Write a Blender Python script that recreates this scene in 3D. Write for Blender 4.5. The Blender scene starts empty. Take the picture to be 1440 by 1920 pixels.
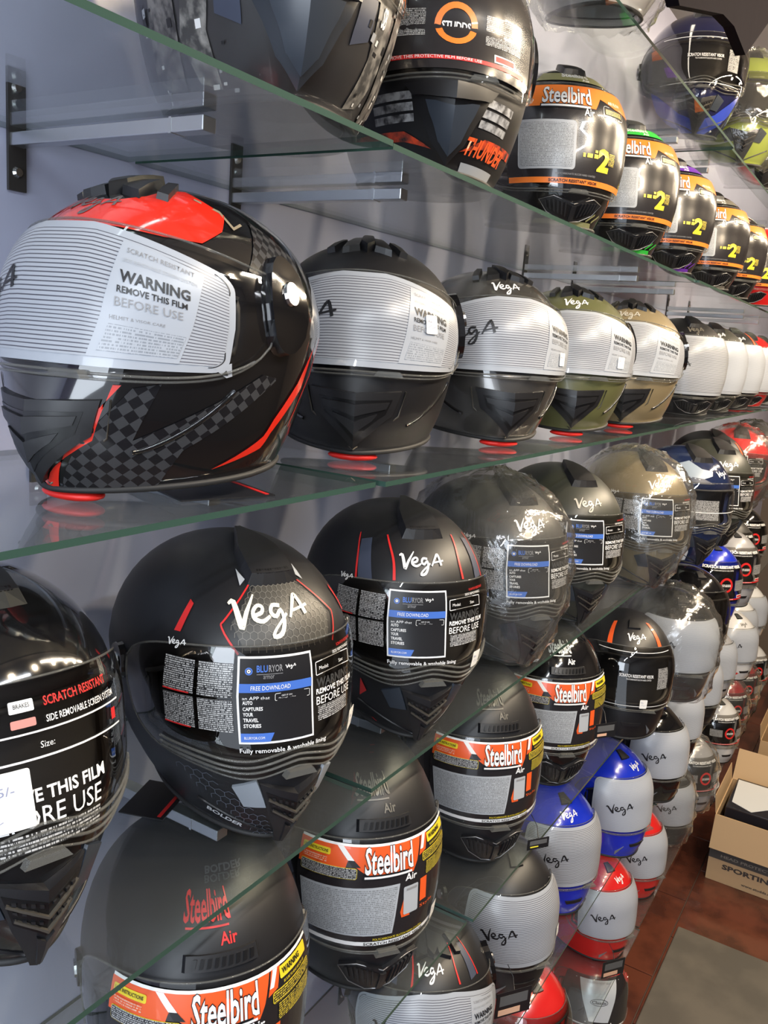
import bpy, bmesh, math, random
import numpy as np
from mathutils import Vector, Matrix
random.seed(4); np.random.seed(4)
S = bpy.context.scene; COL = S.collection
PI = math.pi
# ------------------------------------------------------------ camera
YAW, PIT, ROL, FPX = math.radians(30.99), math.radians(-11.37), math.radians(4.351), 1601.3
cf = np.array([math.cos(YAW)*math.cos(PIT), math.sin(YAW)*math.cos(PIT), math.sin(PIT)])
rt = np.array([math.sin(YAW), -math.cos(YAW), 0.0]); up = np.cross(rt, cf)
cr = rt*math.cos(ROL)+up*math.sin(ROL); cu = -rt*math.sin(ROL)+up*math.cos(ROL)
cam = bpy.data.cameras.new('camera'); co = bpy.data.objects.new('camera', cam); COL.objects.link(co)
M = Matrix.Identity(4)
for i in range(3): M[i][0], M[i][1], M[i][2] = cr[i], cu[i], -cf[i]
co.matrix_world = M
cam.sensor_fit = 'HORIZONTAL'; cam.sensor_width = 36; cam.lens = FPX/1440*36; cam.clip_start = .02
S.camera = co
def ray(px, py):
    d = cf*FPX+cr*(px-720)-cu*(py-960); return d/np.linalg.norm(d)
def on_z(px, py, z): d = ray(px, py); return d*(z/d[2])
def on_y(px, py, y): d = ray(px, py); return d*(y/d[1])
# ------------------------------------------------------------ world, lights, exposure
W = bpy.data.worlds.new('world'); S.world = W; W.use_nodes = True
W.node_tree.nodes['Background'].inputs[0].default_value = (.80, .88, 1, 1)
W.node_tree.nodes['Background'].inputs[1].default_value = 1.3
S.view_settings.view_transform = 'Standard'; S.view_settings.look = 'None'
S.view_settings.gamma = 1; S.view_settings.exposure = 0.12; S.view_settings.use_curve_mapping = False
def area(name, loc, size, rot, power, col):
    l = bpy.data.lights.new(name, 'AREA'); l.shape = 'RECTANGLE'; l.size, l.size_y = size; l.energy = power; l.color = col
    o = bpy.data.objects.new(name, l); COL.objects.link(o); o.location = loc; o.rotation_euler = rot; return o
ZF, ZC = -2.05, 1.02            # floor and ceiling heights (camera at 0)
R = math.radians
TUBES = [(-.9, -.55, 24, (.86,.93,1)), (.45, -.75, 18, (.90,.95,1)), (1.9, -.45, 20, (1,.87,.68)), (3.3, -.45, 25, (1,.84,.62)), (4.7, -.45, 25, (1,.82,.6))]
for x, y, p, c in TUBES:
    area('ceiling_tube', (x, y, ZC-.06), (1.1, .05), (0, 0, 0), p, c)
for x, y, p in [(.55, -.55, 5), (1.1, -.50, 9), (1.75, -.45, 11), (2.5, -.45, 12), (3.4, -.45, 12)]:
    o = area('spot_lamp', (x, y, ZC-.15), (.08, .08), (R(45), 0, 0), p, (1, .80, .55))
for x, p, c in [(.1, 2, (.88,.92,1)), (1.5, 1, (1,.90,.74)), (2.9, 1.5, (1,.84,.60)), (4.3, 2.5, (1,.84,.60))]:
    area('wall_fill_light', (x, .60, ZC-.03), (1.2, .03), (0, 0, 0), p, c)  # fill lamps added above the shelves to brighten the wall behind the helmets
area('shop_front_daylight', (-2.15, -.3, .15), (1.5, 1.3), (0, R(-90), 0), 44, (.82, .9, 1))
# ------------------------------------------------------------ materials
MC = {}
def mat(name, col, rough=.5, metal=0, coat=0, emis=None, bump=None, spec=.5, flake=0):
    key = (name, tuple(col), rough)
    if key in MC: return MC[key]
    m = bpy.data.materials.new(name); MC[key] = m; m.use_nodes = True; nt = m.node_tree; b = nt.nodes['Principled BSDF']
    b.inputs['Base Color'].default_value = (*col, 1); b.inputs['Roughness'].default_value = rough; b.inputs['Metallic'].default_value = metal
    b.inputs['Coat Weight'].default_value = coat; b.inputs['Coat Roughness'].default_value = .04; b.inputs['Specular IOR Level'].default_value = spec
    if emis: b.inputs['Emission Color'].default_value = (*emis[0], 1); b.inputs['Emission Strength'].default_value = emis[1]
    if bump:
        tc = nt.nodes.new('ShaderNodeTexCoord'); n = nt.nodes.new('ShaderNodeTexNoise'); n.inputs['Scale'].default_value = bump[0]; n.inputs['Detail'].default_value = 4
        bp = nt.nodes.new('ShaderNodeBump'); bp.inputs['Strength'].default_value = bump[1]; bp.inputs['Distance'].default_value = .002
        nt.links.new(tc.outputs['Object'], n.inputs[0]); nt.links.new(n.outputs[0], bp.inputs['Height']); nt.links.new(bp.outputs[0], b.inputs['Normal'])
        if len(bump) > 2:
            r = nt.nodes.new('ShaderNodeMixRGB'); r.inputs[1].default_value = (*col, 1); r.inputs[2].default_value = (*bump[2], 1)
            cr_ = nt.nodes.new('ShaderNodeValToRGB'); cr_.color_ramp.elements[0].position = .4; cr_.color_ramp.elements[1].position = .65
            nt.links.new(n.outputs[0], cr_.inputs[0]); nt.links.new(cr_.outputs[0], r.inputs[0]); nt.links.new(r.outputs[0], b.inputs['Base Color'])
    return m
def clear(name, tint, gloss=(1,1,1), rough=.02, boost=1.0, ior=1.5, haze=0, bump=None, hazecol=(.6,.6,.58)):
    if name in MC: return MC[name]
    m = bpy.data.materials.new(name); MC[name] = m; m.use_nodes = True; nt = m.node_tree; N = nt.nodes; L = nt.links
    for n in list(N): N.remove(n)
    o = N.new('ShaderNodeOutputMaterial'); t = N.new('ShaderNodeBsdfTransparent'); t.inputs[0].default_value = (*tint, 1)
    g = N.new('ShaderNodeBsdfGlossy'); g.inputs[0].default_value = (*gloss, 1); g.inputs['Roughness'].default_value = rough
    # Schlick reflectance, the same from either side of the sheet
    f = N.new('ShaderNodeLayerWeight'); f.inputs[0].default_value = .5; r0 = ((ior-1)/(ior+1))**2
    pw = N.new('ShaderNodeMath'); pw.operation = 'POWER'; pw.inputs[1].default_value = 4.6; L.new(f.outputs['Facing'], pw.inputs[0])
    k = N.new('ShaderNodeMath'); k.operation = 'MULTIPLY_ADD'; k.inputs[1].default_value = .9; k.inputs[2].default_value = r0*boost; k.use_clamp = True
    mx = N.new('ShaderNodeMixShader'); L.new(pw.outputs[0], k.inputs[0]); L.new(k.outputs[0], mx.inputs[0]); L.new(g.outputs[0], mx.inputs[2])
    src = t.outputs[0]
    if haze:
        d = N.new('ShaderNodeBsdfDiffuse'); d.inputs[0].default_value = (*hazecol, 1); h = N.new('ShaderNodeMixShader'); h.inputs[0].default_value = haze
        L.new(t.outputs[0], h.inputs[1]); L.new(d.outputs[0], h.inputs[2]); src = h.outputs[0]
    L.new(src, mx.inputs[1])
    if bump:
        tc = N.new('ShaderNodeTexCoord'); n = N.new('ShaderNodeTexNoise'); n.inputs['Scale'].default_value = bump[0]; n.inputs['Detail'].default_value = 5; n.inputs['Distortion'].default_value = 1.5
        bp = N.new('ShaderNodeBump'); bp.inputs['Strength'].default_value = bump[1]; bp.inputs['Distance'].default_value = .01
        L.new(tc.outputs['Object'], n.inputs[0]); L.new(n.outputs[0], bp.inputs['Height'])
        L.new(bp.outputs[0], g.inputs['Normal']); L.new(bp.outputs[0], f.inputs['Normal'])
    L.new(mx.outputs[0], o.inputs[0]); return m
def uvmat(name, kind, a, b, sc=1, rough=.3, second=None, alpha_b=False):
    """flat print driven by the (s,h) print coordinates in metres"""
    if name in MC: return MC[name]
    m = bpy.data.materials.new(name); MC[name] = m; m.use_nodes = True; nt = m.node_tree; N = nt.nodes; L = nt.links; p = N['Principled BSDF']
    p.inputs['Roughness'].default_value = rough
    uv = N.new('ShaderNodeUVMap'); mix = N.new('ShaderNodeMixRGB'); mix.inputs[1].default_value = (*a, 1); mix.inputs[2].default_value = (*b, 1)
    if kind == 'checker':
        mp = N.new('ShaderNodeMapping'); mp.inputs['Rotation'].default_value = (0, 0, R(-38)); ck = N.new('ShaderNodeTexChecker'); ck.inputs['Scale'].default_value = sc
        L.new(uv.outputs[0], mp.inputs[0]); L.new(mp.outputs[0], ck.inputs[0]); ck.inputs[1].default_value = (0,0,0,1); ck.inputs[2].default_value = (1,1,1,1)
        L.new(ck.outputs[0], mix.inputs[0])
    else:
        sx = N.new('ShaderNodeSeparateXYZ'); L.new(uv.outputs[0], sx.inputs[0])
        f = N.new('ShaderNodeMath'); f.operation = 'MULTIPLY'; f.inputs[1].default_value = sc; L.new(sx.outputs[1], f.inputs[0])
        fr = N.new('ShaderNodeMath'); fr.operation = 'FRACT'; L.new(f.outputs[0], fr.inputs[0])
        gt = N.new('ShaderNodeMath'); gt.operation = 'GREATER_THAN'; gt.inputs[1].default_value = .72 if kind == 'lines' else .45; L.new(fr.outputs[0], gt.inputs[0])
        fac = gt.outputs[0]
        if kind == 'fine':
            fl = N.new('ShaderNodeMath'); fl.operation = 'FLOOR'; L.new(f.outputs[0], fl.inputs[0])
            cb = N.new('ShaderNodeCombineXYZ'); mu = N.new('ShaderNodeMath'); mu.operation = 'MULTIPLY'; mu.inputs[1].default_value = sc*1.3
            L.new(sx.outputs[0], mu.inputs[0]); L.new(mu.outputs[0], cb.inputs[0]); L.new(fl.outputs[0], cb.inputs[1])
            wn = N.new('ShaderNodeTexNoise'); wn.inputs['Scale'].default_value = 1.7; wn.inputs['Detail'].default_value = 2; L.new(cb.outputs[0], wn.inputs[0])
            g2 = N.new('ShaderNodeMath'); g2.operation = 'GREATER_THAN'; g2.inputs[1].default_value = .47; L.new(wn.outputs[0], g2.inputs[0])
            pr = N.new('ShaderNodeMath'); pr.operation = 'MULTIPLY'; L.new(gt.outputs[0], pr.inputs[0]); L.new(g2.outputs[0], pr.inputs[1]); fac = pr.outputs[0]
        L.new(fac, mix.inputs[0])
    L.new(mix.outputs[0], p.inputs['Base Color']); return m
WHITE = mat('white print', (.85,.85,.85), .4); BLACK = mat('black print', (.012,.012,.014), .35)
FILMG = mat('pale film', (.36,.385,.43), .3, coat=.5); ORANGE = mat('orange print', (.80,.105,.02), .35, coat=.4)
ORAY = mat('bright orange print', (.90,.22,.03), .35, coat=.4)
REDP = mat('red print', (.62,.02,.02), .4); YEL = mat('yellow print', (.80,.62,.03), .4); BLUEP = mat('blue print', (.06,.16,.55), .4)
SILV = mat('silver print', (.40,.42,.45), .35); GREYP = mat('grey print', (.25,.25,.26), .4); DKFILM = mat('black film', (.018,.016,.018), .25, coat=.5)
STRIPE = uvmat('striped film', 'lines', (.37,.39,.43), (.08,.08,.10), 300)
STRIPE2 = uvmat('fine striped film', 'lines', (.40,.43,.49), (.25,.27,.32), 420)
FINE_W = uvmat('white fine print', 'fine', (.02,.02,.022), (.55,.55,.55), 520)
FINE_K = uvmat('dark fine print', 'fine', (.38,.40,.43), (.19,.20,.21), 420)
FINE_Y = uvmat('yellow fine print', 'fine', (.02,.018,.018), (.7,.55,.05), 420)
FINE_O = uvmat('fine print on orange', 'fine', (.80,.105,.02), (.75,.45,.35), 420)
FINE_F = uvmat('faint fine print', 'fine', (.37,.395,.44), (.22,.24,.27), 360)
CARB = uvmat('woven check print', 'checker', (.010,.010,.012), (.045,.046,.05), 125, .22)
PLBLK = mat('black plastic', (.011,.011,.013), .40); LIN = mat('black lining cloth', (.010,.010,.011), .95); RUB = mat('black rubber', (.014,.014,.015), .6)
CHROME = mat('chrome', (.45,.45,.46), .22, 1); ALU = mat('brushed aluminium', (.62,.64,.67), .28, .9, bump=(60,.15)); STICK = mat('white sticker', (.78,.77,.74), .6)
REDTAB = mat('red plastic tab', (.75,.02,.015), .4)
VIS = clear('clear visor', (.93,.93,.93), boost=1.7); VISD = clear('smoked visor', (.62,.60,.57), boost=1.9, ior=1.55); BEAD = mat('visor edge', (.16,.16,.15), .10)
BEAD.node_tree.nodes['Principled BSDF'].inputs['Alpha'].default_value = .45
BAG = clear('clear plastic bag', (.93,.93,.92), rough=.08, boost=1.9, haze=.05, bump=(12, .6))
def paint(name, c, rough=.12, coat=.8, flake=False, bump=None, metal=0):
    return mat(name, c, rough, metal, coat, bump=bump)
GLOSSK = paint('gloss black paint', (.006,.006,.007), .10, 1); MATTK = mat('matt black paint', (.010,.010,.012), .42)
# ------------------------------------------------------------ object helpers
def tag(o, label=None, cat=None, group=None, kind=None):
    if label: o['label'] = label
    if cat: o['category'] = cat
    if group: o['group'] = group
    if kind: o['kind'] = kind
    return o
def link(name, me, parent=None, mats=()):
    if isinstance(me, bmesh.types.BMesh):
        bm = me; me = bpy.data.meshes.new(name); bm.to_mesh(me); bm.free()
    o = bpy.data.objects.new(name, me); COL.objects.link(o)
    for m in mats: me.materials.append(m)
    if parent: o.parent = parent
    return o
def empty(name, loc=(0,0,0), rz=0, rx=0, ry=0):
    o = bpy.data.objects.new(name, None); COL.objects.link(o); o.location = loc; o.rotation_euler = (rx, ry, rz); o.empty_display_size = .05; return o
def box(bm, x0, x1, y0, y1, z0, z1, bev=0, mi=0, mtx=None):
    r = bmesh.ops.create_cube(bm, size=1); v = r['verts']
    for q in v: q.co = Vector(((x0+x1)/2+q.co.x*(x1-x0), (y0+y1)/2+q.co.y*(y1-y0), (z0+z1)/2+q.co.z*(z1-z0)))
    fs = list({f for q in v for f in q.link_faces})
    for f in fs: f.material_index = mi
    if mtx: bmesh.ops.transform(bm, matrix=mtx, verts=v)
    if bev:
        es = list({e for q in v for e in q.link_edges}); bmesh.ops.bevel(bm, geom=es, offset=bev, segments=2, affect='EDGES', profile=.5)
def bxo(name, d, m, parent=None, bev=0, mtx=None):
    bm = bmesh.new(); box(bm, *d, bev=bev, mtx=mtx); return link(name, bm, parent, [m])
def tube(bm, pts, r, seg=6, closed=False, mi=0):
    pts = [Vector(p) for p in pts]; n = len(pts); rings = []
    for i, p in enumerate(pts):
        a = pts[i-1] if (i or closed) else p; b = pts[(i+1) % n] if (i < n-1 or closed) else p
        t = (b-a).normalized(); u = t.cross(Vector((0,0,1))) if abs(t.z) < .95 else t.cross(Vector((1,0,0))); u.normalize(); v = t.cross(u)
        rr = r(i) if callable(r) else r
        rings.append([bm.verts.new(p+u*rr*math.cos(2*PI*k/seg)+v*rr*math.sin(2*PI*k/seg)) for k in range(seg)])
    for i in range(n if closed else n-1):
        A, B = rings[i], rings[(i+1) % n]
        for k in range(seg):
            f = bm.faces.new((A[k], A[(k+1) % seg], B[(k+1) % seg], B[k])); f.smooth = True; f.material_index = mi
    if not closed:
        for g in (rings[0], rings[-1][::-1]):
            bm.faces.new(g).material_index = mi
# ------------------------------------------------------------ helmet surface
class Prof:
    """outer surface of a helmet: x forward, y to its left, z up; print coordinates (s, z): s = arc length round the front, z = arc length up the front"""
    def __init__(s, H, low, crown=.95, nf=2.15, chin_n=1.75, back_lift=.0):
        low = np.array(low, float); zw = low[-1][0]; s.H = H; s.zw = zw; n1, n2 = 30, 46
        zz = np.linspace(0, zw, n1)
        def ip(c):
            # smooth (pchip like) interpolation
            z, v = low[:,0], low[:,c]; out = np.interp(zz, z, v)
            k = np.ones(5)/5; pad = np.concatenate([[out[0]]*2, out, [out[-1]]*2]); o2 = np.convolve(pad, k, 'valid'); o2[0] = out[0]; o2[-1] = out[-1]; return o2
        al = np.linspace(0, PI/2*.998, n2)[1:]
        zc = zw+(H-zw)*np.sin(al); c = np.cos(al)**crown
        s.z = np.concatenate([zz, zc]); s.xf = np.concatenate([ip(1), low[-1][1]*c]); s.xb = np.concatenate([ip(2), low[-1][2]*c]); s.w = np.concatenate([ip(3), low[-1][3]*c])
        s.n = np.concatenate([np.interp(zz, [0, zw*.35, zw*.75, zw], [chin_n, chin_n+.1, nf, nf]), np.linspace(nf, 2.0, n2-1)])
        s.lift = back_lift*np.clip(1-s.z/zw, 0, 1)
        s.h = np.concatenate([[0], np.cumsum(np.hypot(np.diff(s.xf), np.diff(s.z)))])
        ph = np.linspace(0, PI, 400); P = s.base(ph, np.full(400, s.hz(zw*.95)))
        s.sph = ph; s.sarc = np.concatenate([[0], np.cumsum(np.linalg.norm(np.diff(P, axis=0), axis=1))])
    def hz(s, z): return float(np.interp(z, s.z, s.h))
    def phi(s, a): return np.sign(a)*np.interp(np.abs(a), s.sarc, s.sph)
    def base(s, ph, h):
        I = lambda a: np.interp(h, s.h, a)
        n = I(s.n); c, q = np.cos(ph), np.sin(ph)
        nb = np.where(c > 0, n, 2.2)
        x = np.sign(c)*np.abs(c)**(2/nb)*np.where(c > 0, I(s.xf), I(s.xb)); y = np.sign(q)*np.abs(q)**(2/nb)*I(s.w)
        z = I(s.z)+I(s.lift)*(1-c)/2
        return np.stack([x, y, z], -1)
    def at(s, ph, h, off=0.):
        ph = np.asarray(ph, float); h = np.asarray(h, float); hm = s.h[-1]
        h = np.clip(h, 0, hm); P = s.base(ph, h)
        e = 2e-3; du = s.base(ph+e, h)-s.base(ph-e, h); e2 = 1e-3
        dv = s.base(ph, np.minimum(h+e2, hm))-s.base(ph, np.maximum(h-e2, 0)); n = np.cross(du, dv)
        l = np.linalg.norm(n, axis=-1, keepdims=True); n = np.where(l > 1e-12, n/np.maximum(l, 1e-12), np.array([0, 0, 1.]))
        return P+n*np.asarray(off)[..., None] if np.ndim(off) else P+n*off
    def sh(s, a, h, off=0.): return s.at(s.phi(np.asarray(a, float)), h, off)
def grid_mesh(bm, V, mi=0, wrap=False, skip=None, flip=False):
    nr, nc = V.shape[:2]; vs = [[bm.verts.new(V[i, j]) for j in range(nc)] for i in range(nr)]
    for i in range(nr-1):
        for j in range(nc if wrap else nc-1):
            if skip and skip(i, j): continue
            q = (vs[i][j], vs[i][(j+1) % nc], vs[i+1][(j+1) % nc], vs[i+1][j])
            f = bm.faces.new(q[::-1] if flip else q); f.smooth = True; f.material_index = mi
    return vs
# flat print pieces -----------------------------------------------------------
TX = {}
def text2d(t, bold=.0, res=2):
    k = (t, bold)
    if k in TX: return TX[k]
    c = bpy.data.curves.new('t', 'FONT'); c.body = t; c.size = 1; c.offset = bold; c.resolution_u = res
    o = bpy.data.objects.new('t', c); COL.objects.link(o); me = o.to_mesh()
    v = np.array([p.co[:2] for p in me.vertices]) if len(me.vertices) else np.zeros((0, 2)); f = [tuple(p.vertices) for p in me.polygons]
    o.to_mesh_clear(); bpy.data.objects.remove(o); bpy.data.curves.remove(c)
    if len(v): v = v-v.min(0); v /= v.max(0)
    TX[k] = (v, f); return TX[k]
def tess(poly, cell=.012):
    bm = bmesh.new(); vs = [bm.verts.new((x, y, 0)) for x, y in poly]; bm.faces.new(vs)
    P = np.array(poly)
    for ax in (0, 1):
        a, b = P[:, ax].min(), P[:, ax].max(); n = int((b-a)/cell)
        for k in range(1, n+1):
            c = a+(b-a)*k/(n+1); co_ = [0, 0, 0]; no = [0, 0, 0]; co_[ax] = c; no[ax] = 1
            bmesh.ops.bisect_plane(bm, geom=bm.verts[:]+bm.edges[:]+bm.faces[:], plane_co=co_, plane_no=no, dist=1e-7)
    bmesh.ops.triangulate(bm, faces=[f for f in bm.faces if len(f.verts) > 4])
    bm.normal_update(); fl = any(f.normal.z < 0 for f in bm.faces)
    bm.verts.ensure_lookup_table(); v = np.array([q.co[:2] for q in bm.verts]); bm.verts.index_update()
    f = [tuple(q.index for q in (list(p.verts)[::-1] if fl else list(p.verts))) for p in bm.faces]
    be = [(e.verts[0].index, e.verts[1].index) for e in bm.edges if e.is_boundary]; bm.free(); return v, f, be
def rrect(x0, y0, x1, y1, r=.004, n=4):
    out = []
    for cx, cy, a0 in ((x1-r, y1-r, 0), (x0+r, y1-r, 90), (x0+r, y0+r, 180), (x1-r, y0+r, 270)):
        out += [(cx+r*math.cos(R(a0+90*k/n)), cy+r*math.sin(R(a0+90*k/n))) for k in range(n+1)]
    return out
VEGA = [[(0,.72,.03),(.10,.78,.06),(.17,.10,.07),(.20,.05,.05),(.30,.45,.05),(.50,1.0,.02)],
        [(.42,.34,.04),(.56,.42,.045),(.60,.58,.04),(.52,.64,.04),(.42,.48,.045),(.42,.26,.05),(.55,.16,.045),(.70,.30,.03)],
        [(.94,.56,.045),(.80,.60,.045),(.73,.40,.045),(.80,.26,.045),(.93,.44,.04),(.92,.10,.045),(.80,-.25,.05),(.66,-.30,.04),(.74,-.08,.03),(1.02,.30,.03)],
        [(1.06,.16,.03),(1.30,.72,.05),(1.38,.74,.05),(1.40,.16,.05)], [(1.16,.34,.03),(1.52,.42,.03)]]
class Print:
    warp = None
    def __init__(s, prof, base=.0): s.p = prof; s.items = []; s.base = base; s.mats = []
    def mi(s, m):
        if m not in s.mats: s.mats.append(m)
        return s.mats.index(m)
    def add(s, v, f, m, layer): s.items.append((np.asarray(v, float), f, s.mi(m), layer))
    def poly(s, pts, m, layer=1, cell=.012): v, f, _ = tess(pts, cell); s.add(v, f, m, layer)
    def rect(s, x0, y0, x1, y1, m, layer=1): s.poly([(x0, y0), (x1, y0), (x1, y1), (x0, y1)], m, layer)
    def rr(s, x0, y0, x1, y1, m, layer=1, r=.004): s.poly(rrect(x0, y0, x1, y1, r), m, layer)
    def text(s, t, x, y, w, h, m, layer=3, bold=.0, shear=0, rot=0, sag=None):
        v, f = text2d(t, bold)
        if not len(v): return
        q = v*np.array([w, h]); q[:, 0] += q[:, 1]*shear
        if rot: c, n = math.cos(rot), math.sin(rot); q = np.stack([q[:, 0]*c-q[:, 1]*n, q[:, 0]*n+q[:, 1]*c], 1)
        s.add(q+np.array([x, y]), f, m, layer)
    def stroke(s, pts, m, layer=3, closed=False, smooth=0):
        P = np.array([p[:2] for p in pts], float); w = np.array([p[2] for p in pts], float)
        if smooth:
            n = len(P); t = np.linspace(0, n-1, (n-1)*smooth+1); Q = []
            for u in t:
                i = min(int(u), n-2); k = u-i; g = lambda j: P[min(max(j, 0), n-1)]
                a, b, c, d = g(i-1), g(i), g(i+1), g(i+2); Q.append(.5*((2*b)+(-a+c)*k+(2*a-5*b+4*c-d)*k*k+(-a+3*b-3*c+d)*k**3))
            w = np.interp(t, range(n), w); P = np.array(Q)
        if closed: P = np.vstack([P, P[:1]]); w = np.append(w, w[0])
        d = np.gradient(P, axis=0); 
        if closed: d[0] = d[-1] = P[1]-P[-2]
        d /= np.maximum(np.linalg.norm(d, axis=1, keepdims=True), 1e-9); nn = np.stack([-d[:, 1], d[:, 0]], 1)*w[:, None]/2
        v = np.vstack([P+nn, P-nn]); n = len(P); f = [(i, n+i, n+i+1, i+1) for i in range(n-1)]; s.add(v, f, m, layer)
    def vega(s, x, y, sc, m, layer=3, rot=.08, k=1):
        c, n = math.cos(rot), math.sin(rot)
        for st in VEGA: s.stroke([(x+(a*c-b*n)*sc, y+(a*n+b*c)*sc*.52, w*sc*1.5*k) for a, b, w in st], m, layer, smooth=3)
    def ring(s, x, y, r0, r1, m, layer=2, ey=1):
        s.stroke([(x+(r0+r1)/2*math.cos(2*PI*k/28), y+ey*(r0+r1)/2*math.sin(2*PI*k/28), r1-r0) for k in range(28)], m, layer, closed=True)
    def mesh(s, name):
        vs, fs, mi, uv = [], [], [], []; n0 = 0
        for v, f, m, l in s.items:
            vv = v[:, 1] if s.warp is None else s.warp(v[:, 0], v[:, 1])
            P = s.p.sh(v[:, 0], vv, s.base+.00035*l); vs.append(P); uv.append(v)
            fs += [tuple(i+n0 for i in q) for q in f]; mi += [m]*len(f); n0 += len(v)
        me = bpy.data.meshes.new(name); V = np.vstack(vs); UV = np.vstack(uv); me.from_pydata(V.tolist(), [], fs); me.update()
        for m in s.mats: me.materials.append(m)
        me.polygons.foreach_set('material_index', mi); me.polygons.foreach_set('use_smooth', [True]*len(fs))
        ul = me.uv_layers.new(name='UVMap'); idx = np.zeros(len(me.loops), int); me.loops.foreach_get('vertex_index', idx); ul.data.foreach_set('uv', UV[idx].ravel())
        return me
def plate(bm, prof, poly, o0, o1, mi=0, cell=.012, grow=.04, rim=None):
    """raised panel standing on the surface; o1 may be a function of (s,h)"""
    v, f, be = tess(poly, cell); c = v.mean(0)
    top = np.array([o1(a, b) for a, b in v]) if callable(o1) else np.full(len(v), o1)
    P = prof.sh(v[:, 0], v[:, 1], top); B = prof.sh(c[0]+(v[:, 0]-c[0])*(1+grow), c[1]+(v[:, 1]-c[1])*(1+grow), o0)
    vt = [bm.verts.new(p) for p in P]; vb = {}
    for q in f:
        g = bm.faces.new([vt[i] for i in q]); g.material_index = mi; g.smooth = True
    for a, b in be:
        for k in (a, b):
            if k not in vb: vb[k] = (bm.verts.new(P[k]), bm.verts.new(B[k]))
        g = bm.faces.new((vb[a][0], vb[b][0], vb[b][1], vb[a][1])); g.material_index = mi if rim is None else rim
    return vt
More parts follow.
